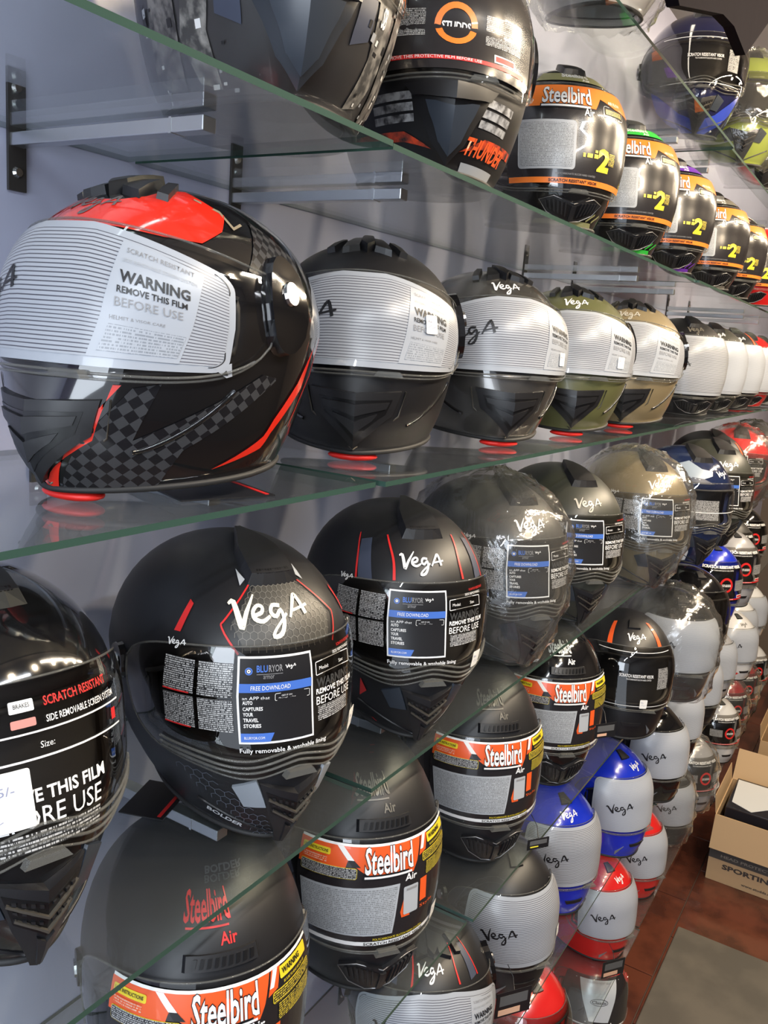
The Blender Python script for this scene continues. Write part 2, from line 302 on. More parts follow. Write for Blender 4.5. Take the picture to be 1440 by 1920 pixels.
# ------------------------------------------------------------ helmet models
def build_model(kind):
    d = {}
    if kind == 'M':   # modular, wedge chin vent
        p = Prof(.250, [(0,.136,.095,.094),(.03,.156,.112,.106),(.06,.160,.124,.113),(.095,.156,.136,.118),(.135,.147,.150,.122)], .93, 2.15, 1.62, .022)
        d.update(vlo=.092, vhi=.206, olo=.105, ohi=.188, vph=85, wave=0)
    elif kind == 'B': # rounded with stepped wavy visor edge
        p = Prof(.290, [(0,.126,.095,.072),(.03,.150,.112,.090),(.07,.163,.128,.107),(.115,.162,.142,.118),(.165,.152,.150,.122)], .95, 2.1, 1.7, .045)
        d.update(vlo=.090, vhi=.212, olo=.108, ohi=.195, vph=80, wave=.007)
    elif kind == 'A': # smaller shell with a very large visor
        p = Prof(.262, [(0,.122,.09,.088),(.03,.144,.106,.101),(.06,.154,.122,.111),(.10,.154,.138,.117),(.145,.147,.146,.120)], .95, 2.15, 1.9, .018)
        d.update(vlo=.050, vhi=.212, olo=.070, ohi=.195, vph=82, wave=0)
    elif kind == 'S': # large visor, crescent chin vent
        p = Prof(.312, [(0,.128,.09,.088),(.03,.148,.106,.101),(.07,.156,.122,.111),(.12,.155,.138,.117),(.17,.147,.146,.120)], .95, 2.15, 1.9, .018)
        d.update(vlo=.080, vhi=.226, olo=.098, ohi=.206, vph=82, wave=0)
    elif kind == 'O': # plain full face, shallow chin bar
        p = Prof(.270, [(0,.138,.09,.098),(.03,.151,.106,.106),(.065,.155,.120,.112),(.10,.152,.134,.117),(.15,.145,.145,.120)], .95, 2.2, 1.95, .0)
        d.update(vlo=.078, vhi=.219, olo=.094, ohi=.200, vph=80, wave=0)
    else:             # 'T' angular protruding chin
        p = Prof(.286, [(0,.132,.09,.088),(.03,.160,.108,.104),(.07,.176,.122,.115),(.105,.168,.136,.121),(.15,.150,.150,.124)], .95, 2.1, 1.6, .0)
        d.update(vlo=.092, vhi=.222, olo=.106, ohi=.21, vph=80, wave=0)
    d['p'] = p; d['r'] = {}
    hlo, hhi = p.hz(d['olo']), p.hz(d['ohi']); vlo, vhi = p.hz(d['vlo']), p.hz(d['vhi']); d['vlo_h'], d['vhi_h'] = vlo, vhi
    hm = p.h[-1]; PO = R(66)
    # shell with an eye opening
    nc = 80; ph = np.linspace(-PI, PI, nc, endpoint=False)
    j0 = np.argmin(abs(ph+PO)); j1 = np.argmin(abs(ph-PO)); 
    side = np.clip(np.abs(ph)/PO, 0, 1)
    lo = hlo+.012*side**4; hi = hhi-(.032*side**2 if kind == 'M' else .022*side**4)
    rows = []
    for t in np.linspace(0, 1, 10): rows.append(lo*t)
    for t in np.linspace(0, 1, 8)[1:]: rows.append(lo+(hi-lo)*t)
    for t in np.linspace(0, 1, 16)[1:]: rows.append(hi+(hm-hi)*t**.85)
    Hh = np.array(rows); PH = np.tile(ph, (len(Hh), 1))
    bm = bmesh.new(); sk = lambda i, j: 9 <= i < 16 and j0 <= j < j1
    grid_mesh(bm, p.at(PH, Hh, 0), 0, True, sk)
    bmesh.ops.remove_doubles(bm, verts=bm.verts, dist=1e-5)
    # bottom lip and inner return
    low = np.stack([p.at(ph, np.zeros(nc), o) for o in (0, -.006, -.016)]); low[1, :, 2] -= .000; low[2, :, 2] += .02
    grid_mesh(bm, low, 0, True)
    # eye port return
    cols = list(range(j0, j1+1)); loop = [(9, j) for j in cols]+[(i, j1) for i in range(10, 17)]+[(16, j) for j in cols[::-1]][1:]+[(i, j0) for i in range(15, 9, -1)]
    A = np.array([[p.at(PH[i, j], Hh[i, j], o) for i, j in loop] for o in (0, -.012)])
    grid_mesh(bm, A, 0, True)
    bmesh.ops.remove_doubles(bm, verts=bm.verts, dist=1e-5)
    me = bpy.data.meshes.new('shell'); bm.to_mesh(me); bm.free(); me.materials.append(GLOSSK); d['shell'] = me
    # lining
    bm = bmesh.new(); ph2 = np.linspace(-PI, PI, 40, endpoint=False); Hl = np.linspace(0, hm, 20); PH2, HL = np.meshgrid(ph2, Hl)
    mid = (hlo+hhi)/2; dep = -.012-.045*np.exp(-((HL-mid)/.045)**4)*np.exp(-(PH2/(PO*.95))**6)
    grid_mesh(bm, p.at(PH2, HL, dep), 0, True); me = bpy.data.meshes.new('lining'); bm.to_mesh(me); bm.free(); me.materials.append(LIN); d['lining'] = me
    # rubber trim
    bm = bmesh.new(); ring = p.at(ph, np.full(nc, .003), .0005); tube(bm, ring.tolist(), .003, 6, True)
    tube(bm, A[0].tolist(), .0028, 6, True); me = bpy.data.meshes.new('edge_trim'); bm.to_mesh(me); bm.free(); me.materials.append(RUB); d['trim'] = me
    # visor
    VP = R(d['vph']); a = np.linspace(-VP, VP, 49); tt = np.linspace(0, 1, 15); sd = np.abs(a)/VP
    cz = (vlo+vhi)/2+.012; full_lo = vlo+d['wave']*(np.cos(a*6.5)*np.clip(1-sd*1.1, 0, 1)); full_hi = vhi-(.034*sd**1.7 if kind == 'M' else .010*sd**2)
    k = np.clip(1-sd**7, 0, 1)**.6; loA = cz-.016+(full_lo-cz+.016)*k; hiA = cz+.016+(full_hi-cz-.016)*k
    AA, TT = np.meshgrid(a, tt); HV = loA+(hiA-loA)*TT; d['voff'] = .0055
    bm = bmesh.new(); Vv = p.at(AA, HV, .0055-.002*(np.abs(AA)/VP)**2); grid_mesh(bm, Vv, 0)
    rim = list(Vv[0])+list(Vv[1:-1, -1])+list(Vv[-1][::-1])+list(Vv[1:-1, 0][::-1]); tube(bm, rim, .0011, 5, True, 1)
    if kind == 'B':
        for q, o in ((.055, .0075), (.105, .0082), (.155, .0075)):
            rl = p.at(a[6:-6], (loA+(hiA-loA)*q)[6:-6], o-.001); tube(bm, rl.tolist(), .0015, 5, False, 1)
    else:
        rl = p.at(a[3:-3], (loA+.004)[3:-3], .007); tube(bm, rl.tolist(), .0012, 5, False, 1)
    # opening tab
    c0 = p.sh(0 if kind in 'BSA' else .035, vlo+.003, .009)
    r_ = bmesh.ops.create_cube(bm, size=1); 
    for q in r_['verts']: q.co = Vector((c0[0]+q.co.x*.009, c0[1]+q.co.y*.034*(1-.25*(q.co.z > 0)), c0[2]+q.co.z*.006))
    for f in {f for q in r_['verts'] for f in q.link_faces}: f.material_index = 1
    me = bpy.data.meshes.new('visor'); bm.to_mesh(me); bm.free(); me.materials.append(VIS); me.materials.append(BEAD); d['visor'] = me
    # side pivot covers
    for sgn in (1, -1):
        bm = bmesh.new(); s90 = float(np.interp(PI/2, p.sph, p.sarc)); hc = cz+.001
        big = kind in 'MT'; rx, ry = (.026, .040) if big else (.017, .019)
        pts = [(sgn*(s90-.006)+rx*math.cos(2*PI*q/20), hc-(.008 if big else 0)+ry*math.sin(2*PI*q/20)) for q in range(20)]
        plate(bm, p, pts, .0, lambda x, y: .010 if big else .006, 0, .02, .10)
        pts = [(sgn*(s90-.006)+.009*math.cos(2*PI*q/14), hc+.009*math.sin(2*PI*q/14)) for q in range(14)]
        plate(bm, p, pts, .009 if big else .005, .0125 if big else .008, 1, .02, .12)
        me = bpy.data.meshes.new('pivot_cover'); bm.to_mesh(me); bm.free(); me.materials.append(GLOSSK); me.materials.append(CHROME); d['piv%d' % sgn] = me
    # chin vent
    bm = bmesh.new()
    ramp = lambda e, c, w_: (lambda s_, h_: e+(c-e)*max(0, 1-abs(s_)/w_))
    if kind == 'M':
        w, t, b = .060, .082, .014
        for sg in (1, -1):
            H2 = lambda pts, e, c, mi_, g=.03: plate(bm, p, [(sg*x_, y_) for x_, y_ in pts], .0, ramp(e, c, w), mi_, .012, g)
            H2([(0, t-.004), (w, t), (w*.95, t-.028), (0, b)], .0030, .0085, 0)
            H2([(0, t-.012), (.050, t-.009), (.046, t-.026), (0, b+.012)], .0036, .0091, 1, 0)
            H2([(0, t-.016), (.046, t-.012), (.044, t-.019), (0, t-.028)], .0050, .0115, 0, 0)
            H2([(0, t-.034), (.034, t-.025), (.028, t-.033), (0, t-.048)], .0048, .0110, 0, 0)
            L_ = [(0, b-.006), (sg*(w+.008), t-.030), (sg*(w+.007), t)]
            tube(bm, p.sh(np.array([q[0] for q in L_]), np.array([q[1] for q in L_]), .0012).tolist(), .0010, 5, mi=3)
            cr_ = np.linspace(0, 1, 12); tube(bm, p.sh(sg*(.085+.075*cr_), .040+.050*cr_**1.4, .0005).tolist(), .0022, 6, mi=4)
    elif kind == 'B':
        for sg in (1, -1):
            H2 = lambda pts, e, c, mi_, g=.03: plate(bm, p, [(sg*x_, y_) for x_, y_ in pts], .0, ramp(e, c, .045), mi_, .012, g)
            H2([(0, .080), (.042, .089), (.032, .050), (.010, .008), (0, .008)], .002, .010, 0)
            H2([(0, .071), (.036, .081), (.030, .056), (0, .044)], .0026, .0106, 1, 0)
            for k in range(3):
                for q in range(4): H2([(.005+q*.007, .0545+k*.007+q*.0015), (.0085+q*.007, .0552+k*.007+q*.0015), (.0085+q*.007, .0575+k*.007+q*.0015), (.005+q*.007, .0568+k*.007+q*.0015)], .004, .0118, 0, 0)
            H2([(0, .060), (.034, .073), (.033, .0750), (0, .0620)], .0046, .0135, 3, 0)
            H2([(0, .048), (.029, .060), (.028, .0620), (0, .0500)], .0046, .0135, 3, 0)
            H2([(0, .040), (.010, .044), (.004, .012), (0, .012)], .0040, .0125, 0, 0)
            H2([(.045, .092), (.070, .082), (.060, .058), (.036, .060)], .003, .003, 2)
            cr_ = np.linspace(0, 1, 10); tube(bm, p.sh(sg*(.014+.10*cr_), .010+.035*cr_, .0003).tolist(), .0016, 6, mi=0)
    elif kind in 'SA':
        for sg in (1, -1):
            H2 = lambda pts, e, c, mi_, g=.03: plate(bm, p, [(sg*x_, y_*vs_) for x_, y_ in pts], .0, ramp(e, c, .06), mi_, .012, g)
            vs_ = 1.15 if kind == 'S' else .85
            out = [(0, .050), (.040, .062), (.064, .055), (.050, .034), (.024, .019), (0, .016)]
            H2(out, .004, .006, 0); H2([(.008, .047), (.040, .057), (.057, .051), (.045, .036), (.022, .024), (.008, .021)], .0045, .0065, 1, 0)
            for i in range(2, 8): x_ = i*.0072; H2([(x_-.0016, .022+i*.0026), (x_+.0016, .023+i*.0026), (x_+.0050, .051+i*.0008-.002*(i > 6)), (x_+.0018, .050+i*.0008)], .0065, .0085, 0, 0)
            H2([(0, .046), (.006, .047), (.006, .021), (0, .020)], .007, .009, 0, 0)
            tube(bm, p.sh(sg*np.array([q[0] for q in out]), vs_*np.array([q[1] for q in out]), .0062).tolist(), .0007, 5, mi=5)
    elif kind == 'T':
        for sg in (1, -1):
            H2 = lambda pts, e, c, mi_, g=.03: plate(bm, p, [(sg*x_, y_) for x_, y_ in pts], .0, ramp(e, c, .055), mi_, .012, g)
            H2([(0, .086), (.056, .094), (.050, .076), (.028, .040), (0, .020)], .003, .018, 0)
            H2([(0, .078), (.036, .083), (.032, .072), (.018, .044), (0, .032)], .006, .021, 2, 0)
            H2([(0, .094), (.060, .100), (.052, .088), (0, .082)], .008, .026, 0, 0)
    else:
        for sg in (1, -1): plate(bm, p, [(sg*.046, .044), (sg*.064, .014), (sg*.066, .026)], 0, .002, 6, .05, .05)
        plate(bm, p, [(-.028, .050), (-.024, .042), (.024, .042), (.028, .050)], 0, .0025, 0, .05, .06)
    me = bpy.data.meshes.new('chin_vent'); bm.to_mesh(me); bm.free()
    for m_ in (PLBLK, mat('vent recess', (.005,.005,.006), .3), mat('blue grey plastic', (.030,.038,.052), .3), mat('gunmetal strip', (.10,.09,.075), .3, .4), GLOSSK, mat('thin silver line', (.35,.35,.36), .3, .6), mat('grey accent', (.20,.21,.22), .4)): me.materials.append(m_)
    d['chin'] = me
    # crown vent
    bm = bmesh.new(); hc = p.hz(p.H*.93)+(.014 if kind == 'M' else 0)
    if kind == 'M':
        for sg in (1, -1):
            plate(bm, p, [(sg*.052, hc-.016), (sg*.020, hc-.006), (sg*.024, hc+.040), (sg*.060, hc+.030)], 0, .007, 0, .02, .12)
            plate(bm, p, [(sg*.090, hc-.018), (sg*.075, hc-.014), (sg*.082, hc+.02), (sg*.105, hc+.02)], 0, .006, 0, .02, .12)
        plate(bm, p, [(-.018, hc+.002), (0, hc-.010), (.018, hc+.002), (.026, hc+.05), (-.026, hc+.05)], 0, .010, 0, .02, .12)
    elif kind == 'B':
        plate(bm, p, [(-.036, hc-.010), (.036, hc-.010), (.052, hc+.03), (.050, hc+.08), (-.050, hc+.08), (-.052, hc+.03)], 0, .009, 0, .02, .22)
        for i in range(-6, 7): plate(bm, p, [(i*.0045-.0014, hc-.0105), (i*.0045+.0014, hc-.0105), (i*.0045+.0014, hc-.005), (i*.0045-.0014, hc-.005)], .006, .0088, 1, .05, .0)
    elif kind in 'SO':
        plate(bm, p, [(-.040, d['vhi_h']+.008), (.040, d['vhi_h']+.008), (.040, d['vhi_h']+.022), (-.040, d['vhi_h']+.022)] if kind == 'S' else [(-.026, hc+.0), (.026, hc+.0), (.02, hc+.03), (-.02, hc+.03)], 0, .005, 0, .02, .10)
        if kind == 'S':
            for i in range(-4, 5): plate(bm, p, [(i*.008-.002, d['vhi_h']+.011), (i*.008+.002, d['vhi_h']+.011), (i*.008+.004, d['vhi_h']+.019), (i*.008, d['vhi_h']+.019)], .004, .0065, 1, .05, .0)
    else:
        plate(bm, p, [(-.028, hc-.01), (.028, hc-.01), (.040, hc+.05), (-.040, hc+.05)], 0, .008, 0, .02, .2)
    me = bpy.data.meshes.new('crown_vent'); bm.to_mesh(me); bm.free(); me.materials.append(PLBLK); me.materials.append(mat('vent recess', (.005,.005,.006), .3)); d['top'] = me
    # strap tab under the chin
    bm = bmesh.new(); bmesh.ops.create_uvsphere(bm, u_segments=20, v_segments=10, radius=1)
    for v in bm.verts: v.co = Vector((p.xf[0]-.018+v.co.x*.018, v.co.y*.030, -.004+v.co.z*.006))
    for f in bm.faces: f.smooth = True
    me = bpy.data.meshes.new('chin_strap_tab'); bm.to_mesh(me); bm.free(); me.materials.append(REDTAB); d['tab'] = me
    # bag
    bm = bmesh.new(); ph3 = np.linspace(-PI, PI, 56, endpoint=False); Hl = np.linspace(0, hm, 34); P3, H3 = np.meshgrid(ph3, Hl)
    rs = np.random.RandomState(3); o = .012+.004*np.sin(P3*3+H3*40)*np.cos(H3*60+P3*2)+.0035*np.abs(np.sin(P3*9+np.sin(H3*70)*2))+.003*np.sin(P3*17+H3*90)
    Vb = p.at(P3, H3, o); Vb[..., 2] = np.maximum(Vb[..., 2], .001+.002*np.sin(P3*7)); grid_mesh(bm, Vb, 0, True); me = bpy.data.meshes.new('plastic_bag'); bm.to_mesh(me); bm.free(); me.materials.append(BAG); d['bag'] = me
    return d
MODEL = {k: build_model(k) for k in 'MBSAOT'}
# ------------------------------------------------------------ visor films (flat print)
FM = {}
def film(kind, style):
    if (kind, style) in FM: return FM[(kind, style)]
    d = MODEL[kind]; p = d['p']; f = Print(p, d['voff']+.0006); lo, hi = d['vlo_h'], d['vhi_h']; m = (lo+hi)/2
    if style == 'warning':
        lo += .009; hi -= .004; w = .148
        if kind == 'M': f.warp = lambda a_, h_, lo=lo: lo+(h_-lo)*(1-.36*np.clip((np.abs(a_)-.03)/.12, 0, 1)**1.25)
        f.poly(rrect(-w, lo, w, hi, .014, 6), FILMG, 1); f.stroke([(a, b, .0009) for a, b in rrect(-w+.005, lo+.005, w-.005, hi-.005, .012, 6)], BLACK, 2, True)
        f.poly(rrect(-w+.006, lo+.007, w-.006, hi-.007, .011, 6), STRIPE, 2)
        f.poly([(.044, lo+.007), (.060, hi-.009), (.122, hi-.012), (.108, lo+.007)], mat('plain film', (.37,.395,.44), .3), 3)
        f.poly([(w-.012, lo+.004), (w-.001, lo-.006), (w+.004, lo-.004), (w+.002, lo+.012)], FILMG, 1); f.poly([(w-.006, lo-.002), (w, lo-.003), (w-.002, lo+.003)], BLACK, 2)
        f.text('SCRATCH RESISTANT', .064, hi-.019, .050, .0042, GREYP, 4); f.text('SIDE REMOVABLE SCREEN SYSTEM', .062, hi-.027, .054, .003, mat('faint print', (.38,.40,.43), .4), 4)
        f.text('WARNING', .061, hi-.043, .050, .0095, BLACK, 4, .03); f.text('REMOVE THIS FILM', .060, hi-.051, .049, .0052, BLACK, 4, .02); f.text('BEFORE USE', .059, hi-.061, .047, .0066, GREYP, 4)
        f.text('HELMET & VISOR CARE', .056, hi-.071, .038, .003, GREYP, 4)
        f.poly([(.051, lo+.012), (.056, hi-.076), (.110, hi-.076), (.106, lo+.012)], FINE_F, 4)
        f.vega(-.100, m-.008, .050, BLACK, 4, .15)
    elif style in ('plain', 'stripes'):
        lo += .010; hi -= .004; w = .130; f.poly(rrect(-w, lo, w, hi, .016, 6), FILMG, 1)
        f.stroke([(a, b, .0008) for a, b in rrect(-w+.004, lo+.004, w-.004, hi-.004, .013, 6)], GREYP, 2, True)
        f.poly(rrect(-w+.007, lo+.007, w-.007, hi-.007, .011, 6), STRIPE if style == 'stripes' else STRIPE2, 2); f.vega(-.086, m-.014, .044, BLACK, 3, .27)
    elif style == 'card':
        x = -.134; m += .011
        for i in range(2):
            for j in range(2):
                f.rect(x+.006+i*.036, m-.030+j*.034, x+.038+i*.036, m-.030+j*.034+.031, FINE_W, 1)
        for j in range(2): f.rect(x+.006, m-.031+j*.035, x+.034, m-.0295+j*.035, REDP, 2)
        f.vega(-.128, m+.044, .014, WHITE, 2)
        a, b, c, e = -.056, .016, m-.040, m+.042
        f.rect(a, c, b, e, WHITE, 2); f.rect(a+.002, c+.002, b-.002, e-.002, BLACK, 3)
        f.rect(a+.002, e-.032, b-.002, e-.024, BLUEP, 4); f.text('FREE DOWNLOAD', a+.012, e-.030, .036, .0040, WHITE, 5)
        f.ring(a+.010, e-.013, .0022, .0034, BLUEP, 4); f.ring(a+.010, e-.013, .0006, .0016, WHITE, 4); f.text('BLU', a+.017, e-.014, .010, .006, BLUEP, 4, .02); f.text('RYOR', a+.028, e-.014, .013, .006, GREYP, 4, .01)
        f.text('armor', a+.023, e-.020, .010, .003, GREYP, 4); f.vega(a+.044, e-.012, .007, WHITE, 4); f.rect(a+.017, e-.0162, a+.041, e-.0157, GREYP, 4)
        for i, t in enumerate(['an APP that', 'AUTO', 'CAPTURES', 'YOUR', 'TRAVEL', 'STORIES']):
            f.text(t, a+.005, e-.039-i*.0055, .0022*len(t), .0036, WHITE, 4, .02 if i else 0)
        f.stroke([(q, r_, .0004) for q, r_ in rrect(a+.034, e-.042, b-.004, e-.034, .001)], WHITE, 4, True); f.text('GET IT ON', a+.040, e-.0368, .010, .0015, WHITE, 4); f.text('Google play', a+.037, e-.0405, .017, .0028, WHITE, 4)
        f.poly([(a+.002, c+.002), (a+.028, c+.002), (a+.032, c+.010), (a+.002, c+.010)], BLUEP, 4); f.text('BLURYOR.COM', a+.005, c+.0045, .018, .0025, WHITE, 5)
        f.stroke([(q, r_, .0008) for q, r_ in rrect(.020, m+.018, .072, m+.030, .001)], WHITE, 3, True); f.text('Model:', .024, m+.0225, .012, .0032, WHITE, 3); f.text('Size:', .052, m+.0225, .008, .0032, WHITE, 3)
        f.text('SIDE REMOVABLE', .044, m+.033, .030, .0028, WHITE, 3); f.text('SCRATCH RESISTANT', .052, m+.038, .030, .0028, REDP, 3)
        f.text('WARNING', .020, m+.006, .050, .009, mat('dark film lettering', (.05,.05,.05), .5), 3, .03)
        f.text('REMOVE THIS FILM', .020, m-.002, .056, .0070, WHITE, 3, .02); f.text('BEFORE USE', .020, m-.012, .052, .0082, WHITE, 3); f.rect(.022, m-.028, .068, m-.014, FINE_W, 1)
        f.text('Fully removable & washable lining', -.056, m-.050, .088, .0058, WHITE, 3, .01)
    elif style in ('steel', 'air'):
        lo += .012; hi -= .006; w = .118; O = ORANGE if style == 'steel' else ORAY
        f.poly(rrect(-w, lo, w, hi, .008, 5), DKFILM, 1)
        if style == 'steel':
            f.rect(-w+.003, hi-.003, w-.003, hi, WHITE, 2)
            f.poly([(-w+.002, hi-.034), (-.056, hi-.034), (-.052, hi-.020), (-.020, hi-.042), (.034, hi-.042), (.040, hi-.030), (.048, hi-.003), (-w+.002, hi-.003)], O, 2)
            f.poly([(.044, hi-.026), (.056, hi-.022), (.062, hi-.003), (.05, hi-.003)], O, 2)
            f.poly([(-.066, hi-.003), (-.058, hi-.003), (-.044, hi-.019), (-.052, hi-.019)], WHITE, 3); f.poly([(-.052, hi-.019), (-.044, hi-.019), (-.036, hi-.027), (-.046, hi-.027)], BLACK, 3)
            f.poly([(.046, hi-.019), (.051, hi-.019), (.058, hi-.003), (.052, hi-.003)], WHITE, 3)
            f.rr(-.112, hi-.016, -.074, hi-.008, YEL, 3, .002); f.text('USER INSTRUCTIONS', -.110, hi-.0135, .033, .0034, BLACK, 4, .02)
            f.rect(-.110, hi-.026, -.078, hi-.018, FINE_O, 3); f.rr(-.112, hi-.042, -.040, hi-.028, YEL, 3, .003); f.rr(-.1115, hi-.0415, -.0405, hi-.0285, FINE_W, 4, .003)
            f.rr(.060, hi-.016, .108, hi-.004, YEL, 4, .002); f.text('WARNING', .063, hi-.0125, .030, .0060, BLACK, 5, .03); f.text('BE SURE TO READ BEFORE USE', .064, hi-.021, .036, .0028, YEL, 5)
            f.rr(.049, hi-.036, .112, hi-.024, YEL, 3, .003); f.rr(.0497, hi-.0355, .1115, hi-.0245, FINE_Y, 4, .003); f.rect(.056, hi-.056, .110, hi-.038, FINE_Y, 3)
            f.poly([(.018, hi-.099), (.016, hi-.092), (.024, hi-.064), (.030, hi-.064), (.030, hi-.099)], O, 2)
            f.rr(.020, hi-.096, .042, hi-.060, SILV, 4, .002); f.rect(.024, hi-.066, .040, hi-.063, GREYP, 5); f.text('1', .046, hi-.088, .012, .030, O, 3, .04); f.text('Style', .046, hi-.097, .026, .005, O, 4)
            f.poly([(-.108, lo+.014), (.006, lo+.014), (.015, hi-.054), (-.112, hi-.054)], SILV, 3)
            f.poly([(-.106, lo+.017), (.004, lo+.017), (.012, hi-.057), (-.110, hi-.057)], FINE_K, 4)
            f.rect(-w+.004, lo, w-.004, lo+.0055, WHITE, 2); f.text('SCRATCH RESISTANT VISOR', -.032, lo+.001, .090, .0038, BLACK, 4, .02)
            f.text('POLYCARBONATE SILICON HARD COATED', -.020, lo+.0075, .074, .0030, YEL, 4)
            T = (-.031, hi-.036, .064, .033); f.text('Air', .022, hi-.053, .017, .011, WHITE, 4, .02)
        else:
            f.poly([(-w+.002, hi-.038), (.020, hi-.038), (.030, hi-.020), (.060, hi-.030), (w-.002, hi-.034), (w-.002, hi-.001), (-w+.002, hi-.001)], O, 2)
            f.rect(-w+.003, lo, w-.003, lo+.008, O, 2); f.text('SCRATCH RESISTANT VISOR', -.050, lo+.002, .084, .0042, BLACK, 4, .03)
            f.text('POLYCARBONATE SILICON HARD COATED', -.040, lo+.012, .068, .0028, GREYP, 4)
            f.poly(rrect(-.098, lo+.020, -.010, hi-.058, .006), SILV, 3); f.poly(rrect(-.094, lo+.024, -.014, hi-.062, .004), FINE_K, 4)
            f.rect(.002, lo+.040, .006, lo+.046, YEL, 3); f.rect(.009, lo+.040, .018, lo+.046, YEL, 3); f.rect(.021, lo+.040, .028, lo+.046, YEL, 3); f.rect(.022, lo+.048, .027, lo+.052, YEL, 3)
            f.text('2', .028, lo+.022, .024, .034, YEL, 4, .05); f.stroke([(q, r_, .0008) for q, r_ in rrect(.034, hi-.046, .080, hi-.030, .004)], SILV, 4, True)
            f.rect(.038, hi-.042, .076, hi-.034, FINE_Y, 3); f.text('AIR FLOW', .045, hi-.026, .030, .005, WHITE, 4)
            f.rect(.050, lo+.034, .064, lo+.052, FINE_Y, 3)
            T = (-.066, hi-.034, .078, .028); f.text('Air', .000, hi-.050, .017, .011, WHITE, 4, .02)
        x, y, a, b = T; f.rect(x-.002, y-.0068, x+a-.006, y-.0005, BLACK, 3); f.rect(x, y-.0050, x+a-.002, y-.0022, WHITE, 5)
        f.text('Steelbird', x-.0008, y-.0008, a+.0016, b+.0016, BLACK, 4, .045); f.text('Steelbird', x, y, a, b, WHITE, 5, .02)
    elif style in ('studds', 'studds_dark'):
        lo += .010; hi -= .004; w = .115
        if style == 'studds': f.poly(rrect(-w, lo, w, hi, .008, 5), DKFILM, 1)
        c = ORAY if style == 'studds' else REDP; k = 0
        f.text('SCRATCH RESISTANT VISOR', -.085, hi-.020, .155, .0105, WHITE, 3, .04); f.text('POLYCARBONATE SILICON HARD COATED', -.055, hi-.028, .085, .004, WHITE, 3)
        f.ring(.0, m-.004, .017, .024, c, 2, 1.05); f.text('STUDDS', -.016, m-.009, .032, .009, WHITE, 3, .03)
        f.rect(-.085, m-.020, -.034, m+.012, FINE_W, 2); f.rect(.034, m-.024, .088, m+.012, FINE_W, 2)
        f.rect(-.100, lo+.010, .100, lo+.0145, REDP if style == 'studds' else c, 2); f.text('REMOVE THIS PROTECTIVE FILM BEFORE USE', -.080, lo+.0108, .110, .0032, WHITE, 3); f.rect(.048, lo+.018, .076, lo+.024, REDP, 3)
        f.rect(.046, lo+.016, .078, lo+.026, STICK, 2)
    elif style == 'removefilm':
        m += .012
        f.text('SCRATCH RESISTANT', .012, m+.030, .060, .0065, REDP, 3, .02); f.text('SIDE REMOVABLE SCREEN SYSTEM', .012, m+.019, .066, .0048, WHITE, 3, .01)
        f.rr(-.012, m+.029, .005, m+.037, WHITE, 2, .001); f.text('BRAKES', -.009, m+.032, .011, .003, BLACK, 3); f.rr(-.012, m+.019, .005, m+.0245, mat('pink print', (.6,.25,.22), .5), 2, .001)
        for h in (m+.014, m-.005): f.rect(-.10, h, .085, h+.0012, WHITE, 2)
        f.text('Model:', -.052, m+.003, .014, .0045, WHITE, 3); f.text('Size:', .006, m+.003, .010, .0045, WHITE, 3)
        f.rect(.072, m+.001, .078, m+.010, REDP, 3)
        f.text('REMOVE THIS FILM', -.040, m-.034, .095, .0095, WHITE, 3, .025); f.text('BEFORE USE', -.038, m-.050, .088, .0125, WHITE, 3)
        f.rect(-.080, m-.066, .050, m-.053, uvmat('white print on clear', 'fine', (.03,.03,.03), (.5,.5,.5), 380), 2)
    elif style == 'visorline':
        f.rect(-.10, hi-.014, .10, hi-.0128, WHITE, 2); f.rect(-.10, lo+.012, .10, lo+.0132, WHITE, 2)
        f.text('SCRATCH RESISTANT VISOR', -.038, m+.006, .076, .007, WHITE, 3, .02); f.text('POLYCARBONATE SILICON HARD COATED', -.022, m+.000, .055, .0035, WHITE, 3)
        f.rect(.050, m-.022, .080, m+.026, FINE_W, 2)
    elif style == 'classic':
        f.poly(rrect(-.118, lo+.01, .118, hi-.002, .01, 5), DKFILM, 1)
        f.poly([(-.066, hi-.010), (.066, hi-.010), (.030, lo+.020), (-.030, lo+.020)], mat('silver film', (.55,.58,.62), .25, .2), 2)
        f.text('SCRATCH RESISTANT', -.040, hi-.020, .080, .005, GREYP, 3); f.ring(0, m+.004, .0255, .0270, BLACK, 3, .38); f.text('Classic', -.022, m+.000, .044, .009, BLACK, 4, .02)
        for sg in (1, -1): f.stroke([(sg*.078, hi-.012, .003), (sg*.040, lo+.016, .003)], WHITE, 2)
        f.rect(-.10, lo+.006, .10, lo+.0095, WHITE, 3)
    elif style == 'sunstrip':
        f.rect(-.10, m-.012, .10, m-.0105, WHITE, 2); f.rect(-.09, m-.03, .02, m+.02, FINE_W, 1)
    me = f.mesh('film'); FM[(kind, style)] = me; return me
